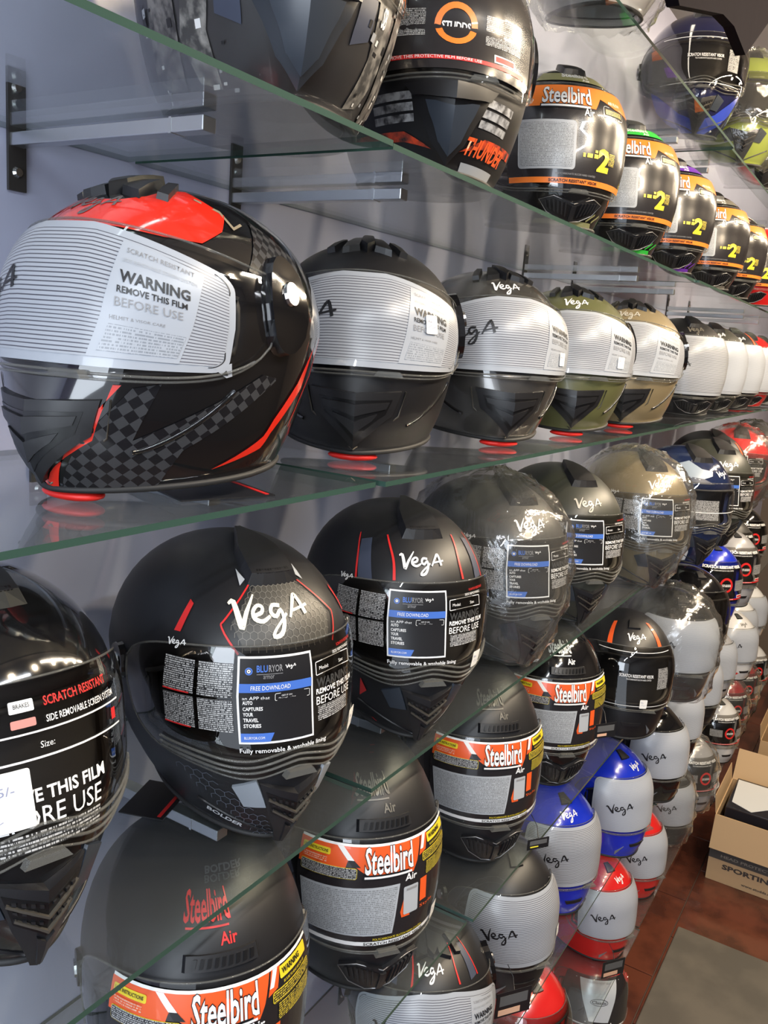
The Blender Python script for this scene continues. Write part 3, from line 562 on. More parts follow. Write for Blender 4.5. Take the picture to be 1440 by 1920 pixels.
# graphics on shells -----------------------------------------------------------
GM = {}
def graphic(kind, style, c=None):
    key = (kind, style, c)
    if key in GM: return GM[key]
    d = MODEL[kind]; p = d['p']; f = Print(p, .0006); vh = d['vhi_h']; s90 = float(np.interp(PI/2, p.sph, p.sarc))
    col = {'w': WHITE, 'k': BLACK, 'g': mat('silver lettering', (.45,.43,.38), .3), 'r': REDP, 'o': ORANGE, 'n': mat('green print', (.03,.45,.05), .4), 'p': mat('purple print', (.13,.03,.35), .3), 'd': mat('dark grey lettering', (.14,.13,.11), .35), 'b': mat('pale blue grey panel', (.28,.34,.42), .35), 'y': YEL, 'olive': mat('olive lettering', (.25,.25,.12), .4)}
    if style == 'vega': f.vega(-.045, vh+.022, .060, col[c or 'w'], 1, .05)
    elif style == 'vega_small': f.vega(-.040, vh+.014, .044, col[c or 'w'], 1, .05)
    elif style == 'vega_side': f.vega(.000, vh+.016, .038, col[c or 'w'], 1, .10)
    elif style == 'vega_lines':
        f.vega(-.046, vh+.018, .046, col['w'], 2, .03)
        for sg in (1, -1):
            f.stroke([(sg*.052, vh+.002, .004), (sg*.056, vh+.03, .0035), (sg*.072, vh+.065, .003)], col[c or 'r'], 1, smooth=5)
            f.poly([(sg*.082, vh-.002), (sg*.104, vh-.002), (sg*.120, vh+.050), (sg*.100, vh+.056)], mat('slate panel', (.045,.055,.09), .45), 1)
            f.stroke([(sg*.107, vh-.004, .003), (sg*.116, vh+.03, .003), (sg*.130, vh+.06, .002)], col[c or 'r'], 1, smooth=5)
            f.poly([(sg*.100, .088), (sg*.094, .070), (sg*.108, .055)], col[c or 'r'], 1); f.stroke([(sg*.085, .012, .0015), (sg*.16, .040, .0015)], col[c or 'r'], 1)
    elif style == 'honeycomb':
        HX = mat('honeycomb line print', (.17,.16,.14), .4); f.vega(-.064, vh+.016, .066, mat('cream lettering', (.85,.80,.62), .45), 3, .10)
        cp = [(-.064, vh+.022), (-.034, vh+.062), (.034, vh+.062), (.064, vh+.022), (.050, vh-.004), (-.050, vh-.004)]
        f.poly(cp, mat('warm charcoal panel', (.045,.042,.036), .4), 0)
        def inside(q, pl):
            n = len(pl); r_ = False; x, y = q
            for i in range(n):
                x1, y1 = pl[i]; x2, y2 = pl[(i+1) % n]
                if (y1 > y) != (y2 > y) and x < (x2-x1)*(y-y1)/(y2-y1)+x1: r_ = not r_
            return r_
        def hexes(pl, m, sz=.0046):
            P = np.array(pl); x0, y0 = P.min(0); x1, y1 = P.max(0); i = 0; y = y0
            while y < y1:
                x = x0+(i % 2)*sz*.866
                while x < x1:
                    if inside((x, y), pl):
                        hp = [(x+sz*math.cos(R(60*k+30)), y+sz*math.sin(R(60*k+30)), .0006) for k in range(4)]; f.stroke(hp, m, 1)
                    x += sz*1.732
                y += sz*1.5; i += 1
        hexes(cp, HX)
        for sg in (1, -1):
            hexes([(sg*.045, .050), (sg*.10, .090), (sg*.13, .085), (sg*.075, .040), (sg*.040, .006), (sg*.012, .006)], mat('honeycomb line on chin', (.12,.14,.18), .4), .0058)
            f.stroke([(sg*.056, vh-.008, .0022), (sg*.074, vh+.016, .002), (sg*.070, vh+.026, .002), (sg*.038, vh+.068, .002)], REDP, 2, smooth=4)
            f.poly([(sg*.046, vh+.070), (sg*.054, vh+.062), (sg*.060, vh+.084)], SILV, 2); f.poly([(sg*.128, vh+.006), (sg*.118, vh+.040), (sg*.112, vh+.036), (sg*.120, vh+.006)], REDP, 2)
        f.text('BOLDER', -.105, .030, .046, .008, mat('silver badge', (.55,.57,.60), .3), 2, .03, rot=-.32)
    elif style == 'redcarbon':
        RD = mat('signal red paint', (.72,.025,.012), .12, 0, 1)
        f.poly([(-.125, vh+.002), (-.11, vh+.040), (-.070, vh+.060), (-.045, vh+.040), (-.020, vh+.036), (.030, vh+.036), (.060, vh+.046), (.085, vh+.070), (.120, vh+.074), (.165, vh+.030), (.150, vh+.006), (.125, vh-.010), (.09, vh-.008), (.05, vh-.002), (0, vh+.002)], RD, 1)
        f.vega(-.040, vh+.020, .050, mat('grey lettering', (.12,.10,.10), .35), 2, .02)
        f.stroke([(.128, vh+.052, .004), (.160, vh+.034, .005), (.168, vh+.012, .005), (.185, vh+.020, .003)], mat('gold grey line', (.25,.21,.15), .3), 2)
        f.poly([(.17, vh-.03), (.21, vh+.03), (.26, vh-.01), (.25, vh-.06)], CARB, 1)
        for sg in (1, -1):
            f.poly([(sg*.066, .094), (sg*.072, .094), (sg*.012, .002), (sg*.0, .006), (sg*.0, .012), (sg*.058, .050)], RD, 1)
            f.poly([(sg*.080, .092), (sg*.100, .096), (sg*.085, .050), (sg*.19, .104), (sg*.21, .100), (sg*.12, .040), (sg*.10, .004), (sg*.018, .003)], CARB, 1)
            f.poly([(sg*.145, .018), (sg*.20, .034), (sg*.262, .088), (sg*.275, .130), (sg*.250, .094), (sg*.20, .046)], RD, 2)
            f.stroke([(sg*.255, .05, .003), (sg*.285, .10, .004), (sg*.292, .14, .002)], RD, 2)
    elif style == 'steelbird':
        x = -.048; f.text('Steelbird', x, vh+.050, .066, .032, col[c or 'r'], 1, .02); f.rect(x+.004, vh+.0445, x+.062, vh+.0465, col[c or 'r'], 1); f.text('Air', .000, vh+.028, .022, .012, col[c or 'r'], 1, .02)
    elif style == 'steelbird_band':
        f.poly([(-.09, vh+.014), (.09, vh+.014), (.08, vh+.040), (-.08, vh+.040)], col[c or 'd'], 1); f.text('Steelbird', -.036, vh+.024, .066, .014, WHITE, 2, .03); f.text('Air', .010, vh+.015, .020, .007, WHITE, 2, .03)
        f.poly([(-.08, .004), (.08, .004), (.07, .014), (-.07, .014)], col[c or 'd'], 1)
        for k in range(3): f.stroke([(.03+.02*k, .016, .004), (.05+.02*k, .030, .004)], col[c or 'd'], 1)
    elif style == 'thunder':
        for sg in (1, -1):
            for k in range(3):
                f.rect(*( (.052, .062+k*.0115, .108, .0705+k*.0115) if sg > 0 else (-.112, .062+k*.0115, -.056, .0705+k*.0115)), mat('worn silver print', (.42,.43,.45), .5, bump=(90,.1,(.03,.03,.035))), 1)
            f.poly([(sg*.030, .030), (sg*.07, .040), (sg*.16, .046), (sg*.16, .056), (sg*.07, .052)], mat('worn red print', (.70,.07,.02), .4, bump=(70,.1,(.02,.02,.02))), 1)
        f.text('THUNDER', .036, .028, .090, .022, mat('orange red lettering', (.85,.12,.03), .35), 2, .03, shear=.2); f.rect(.04, .006, .12, .018, SILV, 1)
        f.poly([(-.06, vh+.02), (.06, vh+.02), (.05, vh+.045), (-.05, vh+.045)], ORANGE, 1)
    elif style == 'camo':
        CM = mat('pixel camo print', (.035,.034,.036), .4, bump=(70, .05, (.22,.21,.20))); CM2 = mat('pixel camo silver', (.05,.05,.05), .4, bump=(80,.05,(.30,.29,.27)))
        for sg in (1, -1):
            f.poly([(sg*.080, .120), (sg*.105, .125), (sg*.125, .06), (sg*.11, .02), (sg*.085, .012), (sg*.095, .06)], CM2, 1); f.poly([(sg*.125, .130), (sg*.16, .130), (sg*.18, .03), (sg*.13, .01)], CM, 1)
            f.poly([(sg*.060, .100), (sg*.080, .112), (sg*.085, .070), (sg*.062, .060)], mat('slate panel', (.045,.055,.09), .45), 1)
        rs = np.random.RandomState(5)
        for k in range(90):
            x = rs.uniform(.07, .19)*rs.choice([-1, 1]); y = rs.uniform(.008, .13); a, b = rs.uniform(.002, .008), rs.uniform(.0015, .007); f.rect(x, y, x+a, y+b, [WHITE, SILV, BLACK][k % 3], 2)
        for sg in (1, -1): f.text('SB', sg*.098-.004, .085, .009, .016, WHITE, 3, .03)
    elif style == 'bands':
        for sg in (1, -1):
            f.poly([(sg*.070, vh), (sg*.085, vh), (sg*.10, vh+.065), (sg*.085, vh+.07)], col[c or 'o'], 1); f.poly([(sg*.125, .06), (sg*.135, .06), (sg*.135, .01), (sg*.12, .01)], col[c or 'o'], 1)
        f.vega(-.028, vh+.016, .044, col['w'], 1, .05)
    elif style == 'navy':
        f.poly([(-.10, vh+.020), (-.03, vh+.008), (.010, vh+.020), (.016, vh+.034), (-.02, vh+.040), (-.06, vh+.066), (-.10, vh+.050)], col['b'], 1); f.vega(.030, vh+.018, .034, col['w'], 2)
        f.poly([(-.066, vh-.002), (.014, vh-.002), (-.02, vh+.012), (-.07, vh+.016)], mat('slate panel', (.045,.055,.09), .45), 1)
        for sg in (1, -1):
            f.poly([(sg*.058, .068), (sg*.066, .068), (sg*.070, .012), (sg*.14, .040), (sg*.066, .004), (sg*.054, .010), (sg*.052, .040)], WHITE, 1); f.poly([(sg*.070, .066), (sg*.085, .07), (sg*.12, .04), (sg*.078, .02)], BLACK, 1)
    elif style == 'blueside':
        BL = mat('cobalt panel', (.03,.06,.42), .25)
        for sg in (1, -1): f.poly([(sg*.060, .050), (sg*.12, .095), (sg*.14, .105), (sg*.13, .060), (sg*.10, .030), (sg*.05, .006), (sg*.0, .006), (sg*.0, .030)], BL, 1)
    elif style == 'redaccent':
        for sg in (1, -1): f.poly([(sg*.030, .040), (sg*.050, .046), (sg*.062, .020), (sg*.044, .030)], REDP if sg < 0 else BLACK, 1)
        f.vega(-.020, vh+.014, .034, col['d'], 1, .05)
    elif style == 'yellow':
        rs = np.random.RandomState(8); YG = mat('acid yellow print', (.65,.80,.02), .3)
        for k in range(40):
            x = .09+rs.uniform(-.03, .03); y = rs.uniform(.0, .12); f.rect(x, y, x+rs.uniform(.006, .022), y+rs.uniform(.004, .02), YG, 1)
    me = f.mesh('graphic'); GM[key] = me; return me
# ------------------------------------------------------------ helmet assembly and placing
YFRONT, YWALL = .45, .806
SH = {'Z': .498, 'A': .182, 'B': -.144, 'C': -.508, 'D': -.877, 'E': -1.292, 'F': -1.735, 'G': ZF}
GROUP = {'Z': 'helmets on the highest visible shelf', 'A': 'helmets on the second shelf from the top', 'B': 'helmets on the eye level shelf', 'C': 'helmets on the shelf below eye level', 'D': 'helmets on the third shelf from the floor', 'E': 'helmets on the second shelf from the floor', 'F': 'helmets on the lowest shelf', 'G': 'helmets on the floor under the shelves'}
LASTX = {}
def solve_x(kind, edge, th, yc, sc):
    p = MODEL[kind]['p']; ph = np.linspace(-PI, PI, 90); o = p.at(ph, np.full(90, p.hz(p.zw)), .004)*sc
    a = PI+th; c, s_ = math.cos(a), math.sin(a); ox, oy = o[:, 0]*c-o[:, 1]*s_, o[:, 0]*s_+o[:, 1]*c
    d = ray(*edge); tgt = math.atan2(d[1], d[0]); lo, hi = -.4, 9
    for _ in range(50):
        m_ = (lo+hi)/2; v = np.arctan2(yc+oy, m_+ox).min()
        if v > tgt: lo = m_
        else: hi = m_
    return (lo+hi)/2
def helmet(kind, row, edge, th, shell, style=None, gr=None, label='', yc=None, sc=1.0, bag=False, visor=None, tab=False, price=None, x=None, trimcol=None, tilt=0, far=False, chincol=None, vent=None, chin=None, panel=None):
    d = MODEL[kind]; th = R(th); yc = (.478+.132*math.sin(th)+{'B': .03, 'D': .022}.get(row, 0)) if yc is None else yc
    if chin:      # lowest point of the chin, seen standing on its shelf
        c_ = on_z(chin[0], chin[1], SH[row]+.010); x = c_[0]+.136*math.cos(th); yc = min(max(c_[1], .40)+.136*math.sin(th), .64)
    X = x if x is not None else solve_x(kind, edge, th, yc, sc)
    q_ = d['p'].at(np.linspace(-PI, PI, 60), np.full(60, d['p'].hz(d['p'].zw)), .007+(.012 if bag else 0))*sc; ext = (np.abs(q_[:, 0]*math.cos(PI+th)-q_[:, 1]*math.sin(PI+th))).max()
    if row in LASTX: X = max(X, LASTX[row]+ext+.002)
    LASTX[row] = X+ext
    z = SH[row]+(.0105 if tab else .0035)*sc
    z += abs(math.sin(R(tilt)))*.100
    root = empty('motorcycle_helmet', (X, yc, z), PI+th); root.rotation_euler[1] = R(tilt); root.scale = (sc,)*3
    tag(root, label, 'helmet', GROUP[row])
    def part(n, me, m=None, par=root):
        o = bpy.data.objects.new(n, me); COL.objects.link(o); o.parent = par
        if m: o.material_slots[0].link = 'OBJECT'; o.material_slots[0].material = m
        return o
    sh = part('shell', d['shell'], shell); part('lining', d['lining']); part('edge_trim', d['trim'], trimcol)
    v = part('visor', d['visor'], visor or (VISD if style in ('card', 'removefilm', 'visorline', 'studds_dark', None) else VIS))
    if style: part('film', film(kind, style), None, v)
    if gr: part('graphic', graphic(kind, *gr) if isinstance(gr, tuple) else graphic(kind, gr), None, sh)
    cv_ = part('chin_vent', d['chin'], vent)
    if panel: cv_.material_slots[2].link = 'OBJECT'; cv_.material_slots[2].material = panel
    part('crown_vent', d['top'], chincol)
    for s_ in (1, -1): part('pivot_cover', d['piv%d' % s_], shell if kind in 'SAO' else None)
    if tab: part('chin_strap_tab', d['tab'])
    if price:
        k = ('price', kind, price)
        if k not in GM:
            f = Print(d['p'], d['voff']+.003); a, b = price[:2]; w_ = price[2] if len(price) > 2 else 1; f.rr(a, b, a+.017*w_, b+.020*w_, STICK, 1, .002); f.text('565/-' if w_ > 1 else 'Rs', a+.003, b+.012*w_, .005*w_*w_, .003*w_, mat('pen ink', (.25,.27,.4), .6), 2)
            f.stroke([(a+.003, b+.007, .0005), (a+.007, b+.009, .0005), (a+.009, b+.006, .0005), (a+.014, b+.008, .0005)], mat('pen ink', (.25,.27,.4), .6), 2); GM[k] = f.mesh('price_sticker')
        part('price_sticker', GM[k], None, v)
    if bag: part('plastic_bag', d['bag'])
    return root
# ------------------------------------------------------------ room
WALLM = mat('lavender grey wall paint', (.56,.58,.78), .30, bump=(6, .25, (.51,.53,.72)))
def st(name, d, m): return tag(bxo(name, d, m), kind='structure')
XN, XE, YO = -2.3, 6.6, -1.9
st('wall_back', (XN, XE, YWALL, YWALL+.12, ZF-.1, ZC+.1), WALLM)
st('wall_opposite', (XN, XE, YO-.12, YO, ZF-.1, ZC+.1), mat('dark panelled wall', (.10,.085,.075), .5))
st('wall_far', (XE, XE+.12, YO, YWALL, ZF-.1, ZC+.1), mat('brown far wall', (.16,.12,.09), .6))
st('ceiling', (XN, XE, YO, YWALL, ZC, ZC+.1), mat('ceiling paint', (.30,.28,.26), .7))
st('wall_near', (XN-.12, XN, .35, YWALL, ZF-.1, ZC+.1), WALLM)
TILE = mat('red brown wood tile', (.12,.036,.020), .25, bump=(9, .25, (.06,.018,.011)), coat=.3)
fl = st('floor', (XN, XE, YO, YWALL, ZF-.1, ZF-.006), mat('tile grout', (.06,.035,.025), .7))
for i in range(-1, 13):
    for j in range(4):
        x0 = -.28+i*.5+(.25 if j % 2 == 0 else 0); y0 = -.92+j*.45
        bm = bmesh.new(); box(bm, x0+.002, x0+.498, y0+.002, min(y0+.448, .80), ZF-.012, ZF, bev=.0015); o = link('floor_tile', bm, fl, [TILE])
# opposite display cabinets seen only in reflections
# ------------------------------------------------------------ glass shelves
GL = clear('shelf glass', (.93,.96,.945), boost=1.3, ior=1.52, haze=.03, hazecol=(.55,.56,.58)); GE = mat('green glass edge', (.035,.075,.060), .15); GE.node_tree.nodes['Principled BSDF'].inputs['Alpha'].default_value = 1
JOINT = {'Z': [-.6, .70, 2.20, 3.5, 4.9], 'A': [-.6, .722, 2.03, 3.34, 4.9], 'B': [-.6, .745, 2.05, 3.36, 4.9], 'C': [-.6, .775, 2.08, 3.39, 4.9], 'D': [-.25, 1.11, 2.42, 3.73, 4.9], 'E': [-.2, 1.14, 2.45, 3.76, 4.9], 'F': [-.1, 1.20, 2.49, 3.76, 4.9]}
HGT = {'Z': 'highest', 'A': 'second highest', 'B': 'eye level', 'C': 'just below eye level', 'D': 'third lowest', 'E': 'second lowest', 'F': 'lowest'}
NTH = ['first', 'second', 'third', 'fourth', 'fifth', 'last']
WHR = ['near left end', 'next along from the near end', 'third along towards the far end', 'at the far right end']
for row, js in JOINT.items():
    z = SH[row]
    for i in range(4):
        t = empty('glass_shelf', ((js[i]+js[i+1])/2, (YFRONT+YWALL)/2, z-.008)); tag(t, 'clear glass shelf panel, %s level, %s' % (HGT[row], WHR[i]), 'shelf', 'glass shelf panels')
        hx = (js[i+1]-js[i])/2-.005; hy = (YWALL-YFRONT)/2-.001; dy = .006*((i+ord(row)) % 2)
        bm = bmesh.new(); box(bm, -hx, hx, -hy-dy+.006, hy, .0025, .008, mi=0)
        for f in bm.faces: f.material_index = 0 if abs(f.normal.z) > .5 else 1
        bm.normal_update()
        for f in bm.faces: f.material_index = 0 if abs(f.normal.z) > .5 else 1
        o = link('glass_pane', bm, t, [GL, GE])
    nb = -1
    for jx in js[1:-1]:
        for dx in (-.150, .175):
            nb += 1
            x = jx+dx; b = empty('shelf_bracket', (x, YWALL, z-.008)); tag(b, '%s aluminium bracket from the near end under the %s glass shelf' % (NTH[nb], HGT[row]), 'bracket', 'shelf brackets on the wall')
            bm = bmesh.new(); box(bm, -.008, .008, -.262, -.001, -.013, -.0005, bev=.001); box(bm, -.0085, .0085, -.225, -.222, -.0135, -.0002); link('arm', bm, b, [ALU])
            bm = bmesh.new(); box(bm, -.010, .010, -.004, -.0005, -.055, .045); link('wall_plate', bm, b, [mat('dark steel plate', (.08,.075,.075), .4, .6)])
            for zz in (-.037, .027):
                bm = bmesh.new(); bmesh.ops.create_cone(bm, cap_ends=True, segments=12, radius1=.006, radius2=.004, depth=.003, matrix=Matrix.Translation((0, -.0055, zz)) @ Matrix.Rotation(PI/2, 4, 'X')); link('screw', bm, b, [CHROME])
# ------------------------------------------------------------ the helmets
C_ = lambda n, c, r=.12, coat=.8, **k: mat(n, c, r, 0, coat, **k)
GUN = mat('metallic gunmetal paint', (.12,.115,.11), .25, .7, .7); OLIVE = mat('matt olive paint', (.095,.098,.040), .35, 0, .2); GOLD = mat('sand gold paint', (.24,.19,.11), .32, .2, .3)
NAVY = C_('navy paint', (.012,.02,.06)); BLUE = C_('cobalt blue paint', (.01,.03,.50), .2, .6); REDG = C_('bright red paint', (.60,.015,.015), .22, .6); DRED = C_('dark red paint', (.30,.01,.015), .2, .6)
WHT = C_('white paint', (.62,.62,.63), .2, .6); GRY = C_('pale grey paint', (.34,.34,.36), .25, .5); CHAR = mat('charcoal paint', (.035,.034,.036), .35, .1, .3); DOL = mat('dark grey olive paint', (.035,.037,.030), .4); DGR = mat('matt graphite paint', (.05,.048,.046), .4)
PURP = mat('violet pivot cover', (.10,.07,.18), .5)
H = helmet
# eye level shelf
H('M', 'B', (608,620), 6, GLOSSK, 'warning', ('redcarbon',), 'large glossy black helmet with red crown and checked print on the eye level shelf', tab=True, yc=.57, sc=.98)
H('M', 'B', (862,660), 32, MATTK, 'warning', None, 'plain matt black modular helmet with striped white film beside the red and black one', tab=True, yc=.62, price=(.075, .15))
H('M', 'B', (1058,700), 44, GUN, 'warning', ('vega_small','w'), 'metallic gunmetal helmet with glossy chin, third on the eye level shelf', tab=True, price=(.078, .12))
H('M', 'B', (1175,700), 31, OLIVE, 'warning', ('vega_small','w'), 'olive green modular helmet with striped white visor film', tab=True, price=(.07, .12))
H('M', 'B', (1281,700), 20, GOLD, 'warning', ('vega_small','g'), 'sand gold modular helmet with black wedge chin vent and striped film', tab=True)
H('A', 'B', (1355,740), 37, MATTK, 'stripes', ('vega_small','d'), 'black full face helmet with pale film just right of the sand gold one', vent=MATTK)
H('A', 'B', (1387,740), 34, DOL, 'plain', ('vega_small','w'), 'dark olive helmet with plain pale film, seventh on the eye level shelf')
H('A', 'B', (1417,740), 30, MATTK, 'plain', ('bands','o'), 'black helmet with orange crown bands and pale film, far on the eye level shelf')
H('A', 'B', (1436,700), 30, REDG, 'plain', None, 'red crowned helmet with pale film, far right of the eye level shelf')
H('A', 'B', (1452,690), 30, GRY, 'plain', None, 'pale grey helmet cut by the right edge on the eye level shelf')
# second shelf from the top
H('T', 'A', (500,-100), 36, CHAR, None, ('yellow',), 'dark helmet with acid yellow splashes at the top left corner', x=.16, yc=.64)
H('T', 'A', (755,130), 50, CHAR, None, ('camo',), 'grey and black pixel camouflage helmet above the red one', sc=1.0, vent=mat('blue black plastic', (.03,.035,.045), .25))
H('T', 'A', (1000,150), 38, MATTK, 'studds', ('thunder',), 'matt black helmet with silver bars, round orange logo film and red lettering', vent=MATTK, sc=.92)
H('A', 'A', (1166,330), 43, GLOSSK, 'air', ('steelbird_band','olive'), 'glossy black helmet with orange and black film and olive crown band', sc=.93)
H('A', 'A', (1266,400), 40, GLOSSK, 'air', ('steelbird_band','n'), 'glossy black helmet with green crown band and orange film', sc=.93)
H('A', 'A', (1336,440), 36, GLOSSK, 'air', ('steelbird_band','p'), 'glossy black helmet with purple accents and orange film', sc=.93)
H('A', 'A', (1402,470), 32, GLOSSK, 'air', ('steelbird_band','d'), 'glossy black helmet with grey band, sixth on the second shelf from the top', sc=.93)
H('A', 'A', (1430,500), 30, GLOSSK, 'air', None, 'plain glossy black helmet with orange film near the right edge', sc=.93)
H('A', 'A', (1450,500), 10, REDG, 'air', None, 'red helmet with orange film cut by the right edge', sc=.93)
# shelf below eye level
H('B', 'C', (262,1350), 76, GLOSSK, 'removefilm', None, 'glossy black helmet with red and white film lettering at the left edge', price=(-.038, .126, 2.0), yc=.61, tilt=-9)
H('B', 'C', (662,1230), 66, MATTK, 'card', ('honeycomb',), 'matt black helmet with honeycomb print and red edging', price=(.072, .118), panel=mat('pale blue grey insert', (.26,.29,.33), .35))
H('B', 'C', (915,1130), 50, MATTK, 'card', ('vega_lines','r'), 'matt black helmet with thin red stripes over the crown', price=(.062, .112))
H('B', 'C', (1062,1080), 58, DGR, 'card', ('vega_small','w'), 'dark grey helmet wrapped in a clear bag beside the red striped one', bag=True)
H('B', 'C', (1156,1010), 49, DOL, 'card', ('vega_small','g'), 'dark grey green helmet with app card on the visor')
H('B', 'C', (1243,1020), 45, GOLD, 'card', ('vega_small','w'), 'gold helmet wrapped in a clear bag', bag=True, chin=(1221,1095))
H('B', 'C', (1333,1000), 43, NAVY, 'sunstrip', ('navy',), 'navy blue helmet with pale blue and white panels', chin=(1308,1055))
H('B', 'C', (1371,955), 40, DOL, 'card', ('vega_small','w'), 'olive black helmet right of the navy blue one', chin=(1353,1030))
H('B', 'C', (1402,900), 36, MATTK, 'card', ('bands','o'), 'black helmet with orange band and orange chin edge', trimcol=ORANGE)
H('B', 'C', (1428,880), 20, REDG, 'card', None, 'red helmet in a clear bag near the right edge', bag=True)
H('B', 'C', (1452,870), 20, MATTK, 'card', None, 'black helmet in a clear bag cut by the right edge', bag=True)
# third shelf from the floor
H('S', 'D', (579,1800), 55, MATTK, 'steel', ('steelbird','r'), 'matt black helmet with red crown lettering, nearest on the third shelf from the floor', sc=1.04)
H('S', 'D', (822,1620), 54, MATTK, 'steel', ('steelbird','d'), 'matt black helmet with orange film and dark grey crown lettering', price=(.075, .10), sc=1.04)
H('S', 'D', (1011,1450), 49, MATTK, 'steel', ('steelbird','d'), 'matt black helmet with orange film below the red striped one', sc=1.04)
H('S', 'D', (1133,1300), 44, GLOSSK, 'steel', ('steelbird','w'), 'glossy black helmet with orange film and white crown lettering', sc=1.04)
H('O', 'D', (1203,1250), 30, MATTK, 'visorline', ('bands','o'), 'black helmet with orange crown stripes and clear printed visor', price=(.012, .09), chin=(1175,1380))
H('O', 'D', (1300,1240), 30, GLOSSK, 'plain', None, 'glossy black helmet with silver film crumpled in a bag', bag=True, chin=(1270,1320))
H('O', 'D', (1320,1180), 44, GLOSSK, None, None, 'glossy black helmet with bare visor turned to the aisle', chin=(1310,1250))
H('O', 'D', (1361,1110), 44, BLUE, 'studds_dark', None, 'cobalt blue helmet with red ring film on the third shelf from the floor', chin=(1345,1170))
H('O', 'D', (1394,1080), 44, GRY, 'studds_dark', None, 'pale grey helmet with red ring film beside the cobalt blue one', chin=(1382,1135))
H('O', 'D', (1426,1050), 44, DGR, 'studds_dark', None, 'graphite helmet with red ring film', x=3.72)
H('O', 'D', (1448,1030), 44, GLOSSK, 'studds_dark', None, 'glossy black helmet with red ring film cut by the right edge', x=4.05)
# second shelf from the floor
H('M', 'E', (926,1880), 42, MATTK, 'warning', ('vega_lines','r'), 'black helmet with red lines and striped film at the bottom of the frame', yc=.60, sc=1.08)
H('O', 'E', (1037,1720), 54, MATTK, 'stripes', None, 'matt black helmet with striped film and slanted lettering, above a hanging price tag', price=(.075, .12), sc=1.03, chin=(970,1862))
H('O', 'E', (1125,1600), 54, BLUE, 'stripes', ('vega_small','w'), 'cobalt blue helmet with striped film below the orange film helmets', chin=(1065,1708))
H('O', 'E', (1235,1510), 64, BLUE, 'plain', ('vega_side','w'), 'cobalt blue helmet with smooth pale film and slanted lettering', chin=(1180,1600))
H('O', 'E', (1276,1440), 53, GLOSSK, 'plain', None, 'glossy black helmet with white film right of the blue ones', chin=(1245,1500))
H('O', 'E', (1297,1370), 50, GLOSSK, 'plain', None, 'black helmet with white film, sixth on the second shelf from the floor', chin=(1275,1425))
H('O', 'E', (1336,1316), 50, MATTK, 'plain', None, 'matt black helmet with white film before the white ones', chin=(1315,1358))
H('O', 'E', (1361,1268), 50, GRY, 'plain', ('vega_side','d'), 'pale grey helmet with white film, nearest of the pale ones', chin=(1345,1308))
H('O', 'E', (1396,1235), 50, WHT, 'plain', ('redaccent',), 'white helmet with small red and black chin flashes', chin=(1380,1285))
H('O', 'E', (1416,1171), 48, WHT, 'plain', None, 'plain white helmet with white film near the right edge', x=3.98)
H('O', 'E', (1436,1140), 46, WHT, 'plain', None, 'white helmet with white film, farthest on the second shelf from the floor', x=4.30)
# lowest shelf
H('O', 'F', (985,1960), 50, REDG, 'plain', None, 'red and white helmet peeking out at the bottom edge')
H('O', 'F', (1083,1850), 56, REDG, None, None, 'red helmet with bare clear visor on the lowest shelf')
H('O', 'F', (1206,1750), 58, REDG, 'plain', ('vega_side','w'), 'bright red helmet with smooth white film on the lowest shelf', chin=(1150,1795))
H('O', 'F', (1234,1640), 56, REDG, 'plain', None, 'smaller looking red helmet below the cobalt blue one', chin=(1210,1680))
H('O', 'F', (1279,1508), 54, MATTK, 'plain', None, 'black helmet with white film in a clear bag on the lowest shelf', bag=True, chin=(1265,1580))
H('O', 'F', (1326,1442), 50, GRY, 'studds_dark', None, 'grey helmet with red ring film in a clear bag', bag=True, chin=(1305,1525))
H('O', 'F', (1376,1398), 48, WHT, 'studds_dark', None, 'white helmet with red ring film and dark chin stripes', chin=(1355,1428))
H('O', 'F', (1411,1333), 45, DRED, 'studds_dark', None, 'dark red helmet with red ring film in a clear bag', bag=True, x=4.22)
H('O', 'F', (1425,1278), 44, DRED, 'studds_dark', None, 'second dark red helmet with red ring film, farther right', bag=True, x=4.55)
H('O', 'F', (1446,1240), 42, WHT, 'studds_dark', None, 'white helmet with red ring film at the right edge', x=4.88)
H('O', 'G', (1184,1870), 30, REDG, 'classic', None, 'red helmet with silver oval logo film on the floor under the shelves', tilt=-12, sc=.94)
# highest visible shelf
H('B', 'Z', (1120,0), 30, CHAR, None, None, 'dark helmet in a clear bag above the orange film helmets', bag=True)
H('B', 'Z', (1225,60), 26, WHT, 'plain', None, 'white filmed helmet in a clear bag at the top', bag=True)
H('B', 'Z', (1390,150), 24, C_('navy black paint', (.01,.012,.05)), 'visorline', ('blueside',), 'black and blue helmet with printed clear visor at the top right', sc=.98, chin=(1302,246))
H('B', 'Z', (1432,200), 20, C_('acid yellow green paint', (.35,.42,.06), .2), None, None, 'yellow green helmet in a clear bag at the top right edge', bag=True)
H('B', 'Z', (1450,240), 20, CHROME, None, None, 'shiny silver helmet at the right edge')

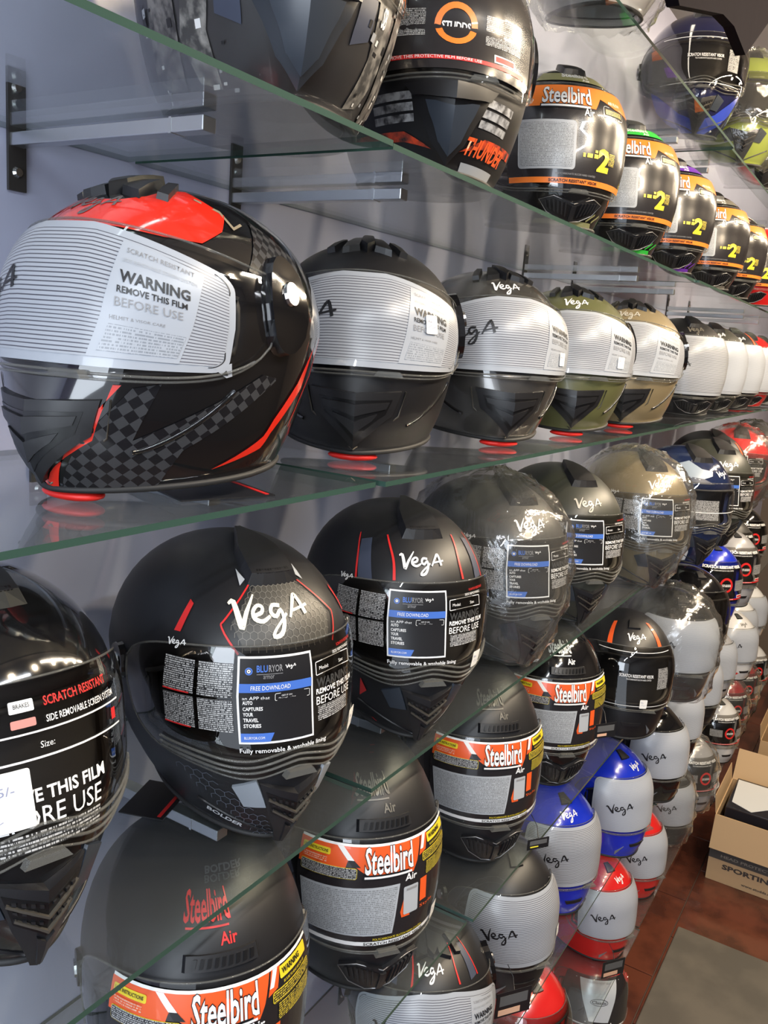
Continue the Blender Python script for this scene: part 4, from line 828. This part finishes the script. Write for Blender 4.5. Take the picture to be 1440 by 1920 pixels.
# dark cloth hanging over the highest shelf
poly_ = [(1245, -60), (1480, -60), (1470, -10), (1388, 104), (1366, 50), (1345, 28), (1262, 12)]
pts_ = [on_y(a, b, .33) for a, b in poly_]; cx_ = sum(p[0] for p in pts_)/7; cz_ = sum(p[2] for p in pts_)/7
bm = bmesh.new(); prism_a = [bm.verts.new((p[0]-cx_, -.008, p[2]-cz_)) for p in pts_]; prism_b = [bm.verts.new((p[0]-cx_, .008, p[2]-cz_)) for p in pts_]
bm.faces.new(prism_a); bm.faces.new(prism_b[::-1])
for i in range(7): bm.faces.new((prism_a[i], prism_b[i], prism_b[(i+1) % 7], prism_a[(i+1) % 7]))
cl_ = link('hanging_cloth', bm, None, [mat('aubergine black cloth', (.006,.004,.007), .95, bump=(14,.4), spec=.1)]); cl_.location = (cx_, .33, cz_); tag(cl_, 'dark aubergine cloth hanging at the top right corner', 'cloth')
# ------------------------------------------------------------ floor clutter
KRAFT = mat('kraft cardboard', (.46,.31,.17), .7, bump=(30,.1)); KRAFTI = mat('inner cardboard', (.40,.25,.12), .75)
t = bxo('floor_mat', (1.75, 3.03, -.62, .418, ZF+.0005, ZF+.012), mat('grey brown rubber mat', (.085,.075,.062), .75, bump=(7,.3,(.12,.105,.085))), bev=.004)
tag(t, 'grey brown rubber mat lying on the red floor tiles', 'mat')
def flat_text(txt, parent, x, y0, w, z, h, m, bold=.02, name='lettering'):
    """lettering on a face looking towards -X; reads from +Y to -Y"""
    v, f = text2d(txt, bold); me = bpy.data.meshes.new(name); me.from_pydata([(x, y0-a*w, z+b*h) for a, b in v], [], f); me.update(); me.materials.append(m); return link(name, me, parent)
def carton(x0, x1, y0, y1, h, label, band=False):
    t = empty('carton', (x0, (y0+y1)/2, ZF+.001)); tag(t, label, 'box'); w = (y1-y0)/2; L = x1-x0; k = .004
    bxo('box_side', (0, k, -w, w, 0, h), KRAFT, t); bxo('box_side', (L-k, L, -w, w, 0, h), KRAFT, t)
    bxo('box_side', (k, L-k, -w, -w+k, 0, h), KRAFT, t); bxo('box_side', (k, L-k, w-k, w, 0, h), KRAFT, t); bxo('box_base', (k, L-k, -w+k, w-k, 0, k), KRAFTI, t)
    for (px, py, ang, ax, fx, fy) in (((0, 0, 0, 'F', 0, 0)), (L, 0, 0, 'R', 0, 0), (0, w, 0, 'W', 0, 0)):
        bm = bmesh.new(); fl_ = .135
        if ax == 'F': box(bm, -.003, 0, -w, w, -fl_, 0); M_ = Matrix.Translation((-.001, 0, h)) @ Matrix.Rotation(R(14), 4, 'Y')
        elif ax == 'R': box(bm, 0, .003, -w, w, 0, fl_); M_ = Matrix.Translation((L, 0, h)) @ Matrix.Rotation(R(35), 4, 'Y')
        else: box(bm, .01, L-.01, 0, .003, 0, fl_*.55); M_ = Matrix.Translation((0, w, h)) @ Matrix.Rotation(R(-8), 4, 'X')
        bmesh.ops.transform(bm, matrix=M_, verts=bm.verts); link('flap', bm, t, [KRAFT])
    if band:
        bxo('printed_band', (-.0012, 0, -w, w, .098, .135), mat('dark box print', (.06,.055,.05), .6), t)
        INK = mat('box ink', (.05,.04,.035), .6)
        flat_text('HEAD PROTECTION TECHNOLOGY', t, -.002, w-.045, .42, .110, .012, mat('grey box print', (.25,.22,.18), .6)); flat_text('SPORTING HELMETS', t, -.0015, w-.055, .40, .062, .022, INK, .04); flat_text('www.studds.com', t, -.0015, w-.135, .13, .020, .010, INK)
    return t
carton(3.43, 3.80, -.13, .402, .285, 'open brown cardboard box with a dark printed band beside the mat', True)
carton(4.30, 4.66, -.14, .36, .285, 'second open brown cardboard box farther along the floor')
# product box inside the near carton
pb = empty('product_box', (3.475, .16, ZF+.012), 0); tag(pb, 'black glossy box with a white corner panel standing in the near carton', 'box')
bxo('box_body', (0, .285, -.215, .215, 0, .30), mat('black glossy card', (.012,.013,.02), .15, coat=.6), pb, bev=.002)
def prism(bm, pts, z0, z1):
    a = [bm.verts.new((x, y, z0)) for x, y in pts]; b = [bm.verts.new((x, y, z1)) for x, y in pts]; n = len(pts); bm.faces.new(a[::-1]); bm.faces.new(b)
    for i in range(n): bm.faces.new((a[i], a[(i+1) % n], b[(i+1) % n], b[i]))
bm = bmesh.new(); prism(bm, [(.27, .21), (.27, -.10), (.01, .12), (.05, .20)], .3001, .3010); link('corner_panel', bm, pb, [mat('white card panel', (.62,.64,.66), .3)])
v, f = text2d('EDGES', .03); me = bpy.data.meshes.new('lettering'); me.from_pydata([(.055-b*.022, -.06+a*.11, .3013) for a, b in v], [], f); me.materials.append(WHITE); link('lettering', me, pb)
bm = bmesh.new(); prism(bm, [(.025, .03), (.025, -.09), (.012, -.09), (.012, .03)], .3001, .3010); link('red_bar', bm, pb, [REDP])
# wrapped goods in and behind the far carton
def lumpy(name, loc, r, m, label, cat, seed, parts=None, grp=None):
    t = empty(name, loc); tag(t, label, cat, grp); bm = bmesh.new(); bmesh.ops.create_icosphere(bm, subdivisions=4, radius=1); rs = np.random.RandomState(seed); k = rs.uniform(3, 7, (3, 3)); o = rs.uniform(0, 6, 3)
    for v in bm.verts:
        d_ = sum(.07*abs(math.sin(k[i][0]*v.co.x+k[i][1]*v.co.y+k[i][2]*v.co.z+o[i])) for i in range(3)); n = v.co.copy(); s_ = (.86+d_)
        v.co = Vector((math.copysign(abs(n.x)**.7, n.x)*r[0]*s_, math.copysign(abs(n.y)**.7, n.y)*r[1]*s_, max(-r[2], math.copysign(abs(n.z)**.7, n.z)*r[2]*s_)))
    for f_ in bm.faces: f_.smooth = True
    link('wrapping', bm, t, [BAG])
    bm = bmesh.new(); box(bm, -r[0]*.7, r[0]*.7, -r[1]*.7, r[1]*.7, -r[2]*.8, r[2]*.5, bev=.03); link('contents', bm, t, [m]); return t
lumpy('wrapped_pack', (4.48, .11, ZF+.17), (.12, .15, .155), mat('peach printed card', (.62,.42,.28), .5), 'plastic wrapped peach coloured pack in the far carton', 'pack', 1)
lumpy('wrapped_pack', (4.95, .22, ZF+.17), (.15, .17, .165), mat('leaf green cloth', (.05,.22,.07), .7), 'green item in a clear plastic bag behind the far carton', 'pack', 2)
bxo_ = bxo('cardboard_case', (5.3, 5.8, -.25, .36, ZF+.001, ZF+.42), KRAFT, bev=.004); tag(bxo_, 'closed cardboard case at the far end of the floor', 'box')
# hanging price cards and loose cards
def card(name, loc, w, h, rz, label, body, stk, flat=False, ry=0):
    t = empty(name, loc, rz, 0, ry); tag(t, label, 'card', 'price cards')
    if flat: bxo('card_sheet', (-w/2, w/2, -h/2, h/2, 0, .0012), body, t); bxo('red_edge', (-w/2+.004, w/2-.004, -h/2+.004, -h/2+.008, .0012, .0016), REDP, t)
    else:
        bxo('card_sheet', (-w/2, w/2, -.0006, .0006, -h, 0), body, t); bxo('sticker', (-w/2+.006, w/2-.022, -.0012, -.0006, -h+.004, -h*.70), stk, t)
        bm = bmesh.new(); box(bm, -w*.4, w*.4, -.0010, -.0006, -h*.55, -h*.15); link('small_print', bm, t, [mat('dim print', (.10,.10,.10), .6)])
        bm = bmesh.new(); tube(bm, [(0, 0, -.003), (.002, .012, .018), (0, .030, .030)], .0008, 5); link('string', bm, t, [BLACK])
PCH = mat('peach sticker', (.70,.42,.28), .6)
p_ = on_y(1152, 1800, .445); card('price_card', tuple(p_), .075, .050, R(-35), 'black price card with peach sticker hanging below the bright red helmet', BLACK, PCH)
p_ = on_y(965, 1856, .445); card('price_card', tuple(p_), .075, .052, R(-35), 'black price card with peach sticker hanging near the bottom of the frame', BLACK, PCH)
p_ = on_y(1137, 1356, .405); card('price_card', tuple(p_), .05, .03, R(-35), 'small black price card below the helmet with orange crown stripes', BLACK, PCH)
p_ = on_y(1010, 1572, .440); card('price_card', tuple(p_), .045, .020, R(-35), 'short yellow and black strap tag beside the cobalt blue helmet', BLACK, mat('yellow sticker', (.85,.72,.05), .5))
p_ = on_z(372, 912, SH['B']+.001); card('loose_card', tuple(p_), .12, .09, R(70), 'black card with red edge lying under the checked helmet', BLACK, PCH, True)
p_ = on_z(292, 1500, SH['C']+.001); card('loose_card', tuple(p_), .07, .05, R(20), 'black card with red line lying behind the honeycomb helmet', BLACK, PCH, True)
